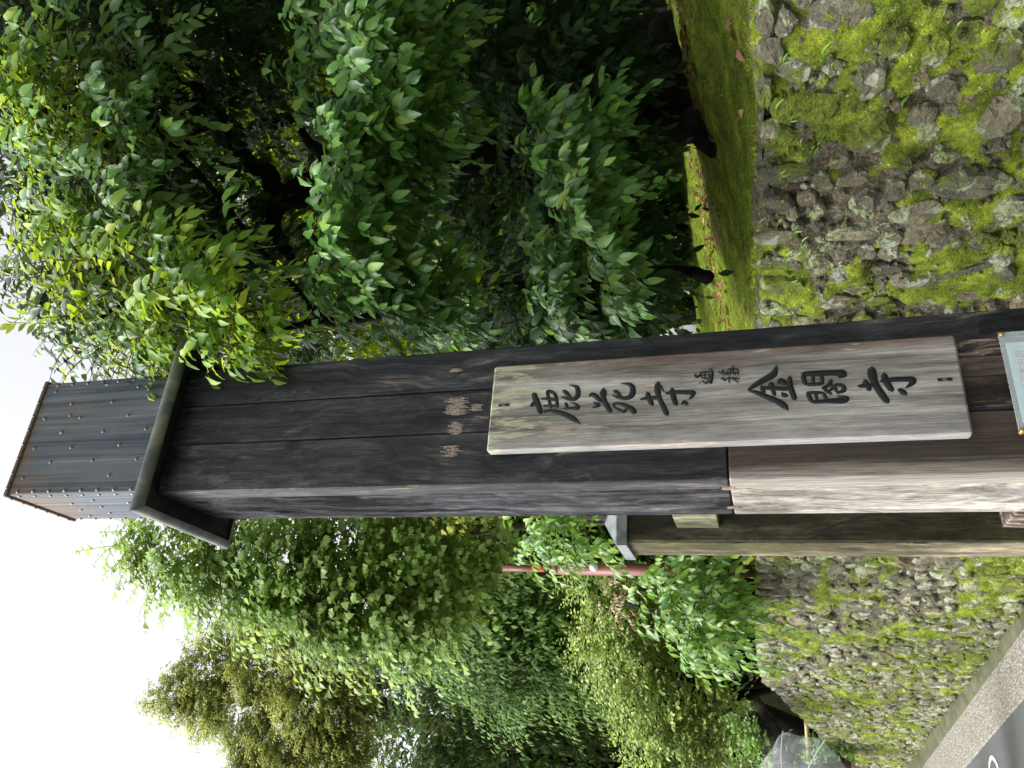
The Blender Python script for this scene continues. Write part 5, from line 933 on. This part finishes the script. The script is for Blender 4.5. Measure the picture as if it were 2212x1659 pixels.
E_ = [(0, 1), (1, 2), (2, 3), (3, 4), (4, 5), (5, 6), (2, 7), (7, 8), (8, 9), (9, 10), (2, 11), (11, 12), (12, 13), (13, 14), (0, 15), (15, 16), (16, 17), (17, 18), (0, 19), (19, 20), (20, 21), (21, 22)]
rd = [.14, .135, .135, .055, .06, .09, .065, .068, .054, .046, .020, .068, .052, .044, .022, .095, .062, .045, .04, .095, .062, .045, .04]
bm_ = bodymesh(J, E_, rd); ps = empty('person', (cx_, cy_, 0), label='person in a dark jacket holding a phone behind the clear umbrella at the roadside', cat='person')
M['jacket'] = plain('jacket_cloth', (.065, .05, .052), .85, .2, 0, .2, 40); M['skin'] = plain('skin', (.52, .29, .21), .5, .4, 0, .06, 20); M['trousers'] = plain('trouser_cloth', (.03, .033, .045), .85, .2, 0, .2, 40); M['hair'] = plain('hair', (.012, .010, .010), .45, .5, 0, .3, 90); M['phone'] = plain('phone_case', (.018, .018, .02), .3, .5); M['shoe'] = plain('shoe', (.05, .05, .05), .6, .4)
bm_.transform(Matrix.Translation((-cx_, -cy_, 0))); bo = link('body', bm_, None, ps, True); pc = np.array([cx_, cy_, 0])
for k in ('jacket', 'skin', 'trousers', 'shoe'): bm_.materials.append(M[k])
for f in bm_.polygons:
    c = np.array(f.center); k = 0
    if c[2] < .10: k = 3
    elif c[2] < .93: k = 2
    if c[2] > shz+.075: k = 1
    if (c-(wr-pc))@unit(hand-wr) > .005 and np.linalg.norm(c-(wr-pc)) < .12: k = 1
    if np.linalg.norm(c-(oth-pc)) < .07 and c[1] < oth[1]-pc[1]-.01: k = 1
    f.material_index = k
def hand_mesh(w0, dirv, down):
    dv = dirv/np.linalg.norm(dirv); dn_ = down-dv*(down@dv); dn_ /= np.linalg.norm(dn_); sd_ = np.cross(dv, dn_); Jh = [w0, w0+dv*.035, w0+dv*.075]; Eh = [(0, 1), (1, 2)]; rh = [.020, (.026, .014), (.030, .013)]
    for k, (o_, l_) in enumerate(((-.026, .065), (-.009, .075), (.009, .072), (.025, .058))):
        b = len(Jh); a0 = w0+dv*.08+sd_*o_; Jh += [a0, a0+dv*l_*.45+dn_*.008, a0+dv*l_*.75+dn_*.028, a0+dv*l_*.8+dn_*.048]; Eh += [(2, b), (b, b+1), (b+1, b+2), (b+2, b+3)]; rh += [.0095, .009, .008, .0065]
    b = len(Jh); a0 = w0+dv*.03-sd_*.026+dn_*.008; Jh += [a0, a0+dv*.03-sd_*.012+dn_*.022, a0+dv*.055-sd_*.004+dn_*.04]; Eh += [(1, b), (b, b+1), (b+1, b+2)]; rh += [.011, .010, .007]
    return bodymesh(Jh, Eh, rh, 1)
for w0, dv, dn0 in ((wr+(hand-wr)*.35, hand-wr, np.array([-1.0, -.2, 0])), (oth+np.array([.0, -.02, .01]), np.array([.1, -1.0, .3]), np.array([.6, -.3, -.8]))):
    hm = hand_mesh(w0, dv, dn0); hm.transform(Matrix.Translation((-cx_, -cy_, 0))); link('hand', hm, M['skin'], ps, True)
hd = np.array([0, -.045, shz+.225]); V = []; rot = lambda q: hd + np.array([q[1], -q[0], q[2]])
for i in range(9):
    for k in range(14):
        th_ = i/8*1.9; a = k/14*2*math.pi; r_ = .112; q = [-.018+r_*1.02*math.sin(th_)*math.cos(a), r_*.86*math.sin(th_)*math.sin(a), .02+r_*1.12*math.cos(th_)]
        if q[0] > .04 and q[2] < .06: q[0] = .04
        V.append(rot(q))
MB().add(V, [(i*14+k, i*14+(k+1) % 14, i*14+14+(k+1) % 14, i*14+14+k) for i in range(8) for k in range(14)]).build('hair', M['hair'], ps, True)
for sy in (-.033, .033): MB().tube([rot((.085, sy-.012, 0)), rot((.094, sy, 0)), rot((.085, sy+.012, 0))], (.003, .006, .003), 6).build('eye', M['phone'], ps, True)
MB().tube([rot((.09, 0, 0)), rot((.113, 0, -.035)), rot((.09, 0, -.045))], (.008, .014, .01), 8).build('nose', M['skin'], ps, True); MB().tube([rot((.082, -.024, -.072)), rot((.094, 0, -.072)), rot((.082, .024, -.072))], (.003, .006, .003), 6).build('mouth', plain('lips', (.35, .13, .11), .5), ps, True)
for sy in (-.092, .092): MB().tube([rot((0, sy, .02)), rot((-.012, sy*1.08, 0)), rot((0, sy, -.03))], (.008, .014, .008), 8).build('ear', M['skin'], ps, True)
ph = hand + unit(hand-wr)*.05 + np.array([-.02, -.012, 0]); po = empty('phone', ph, label='dark smartphone held in the lowered hand of the person behind the umbrella', cat='phone')
MB().box(-.036, .036, -.004, .004, -.075, .075, .004).build('case', M['phone'], po); po.rotation_euler = (R(-10), R(15), R(75))
MB().box(-.032, .032, -.0048, -.0042, -.068, .068).build('screen', plain('phone_glass', (.02, .022, .025), .1, .5), po)
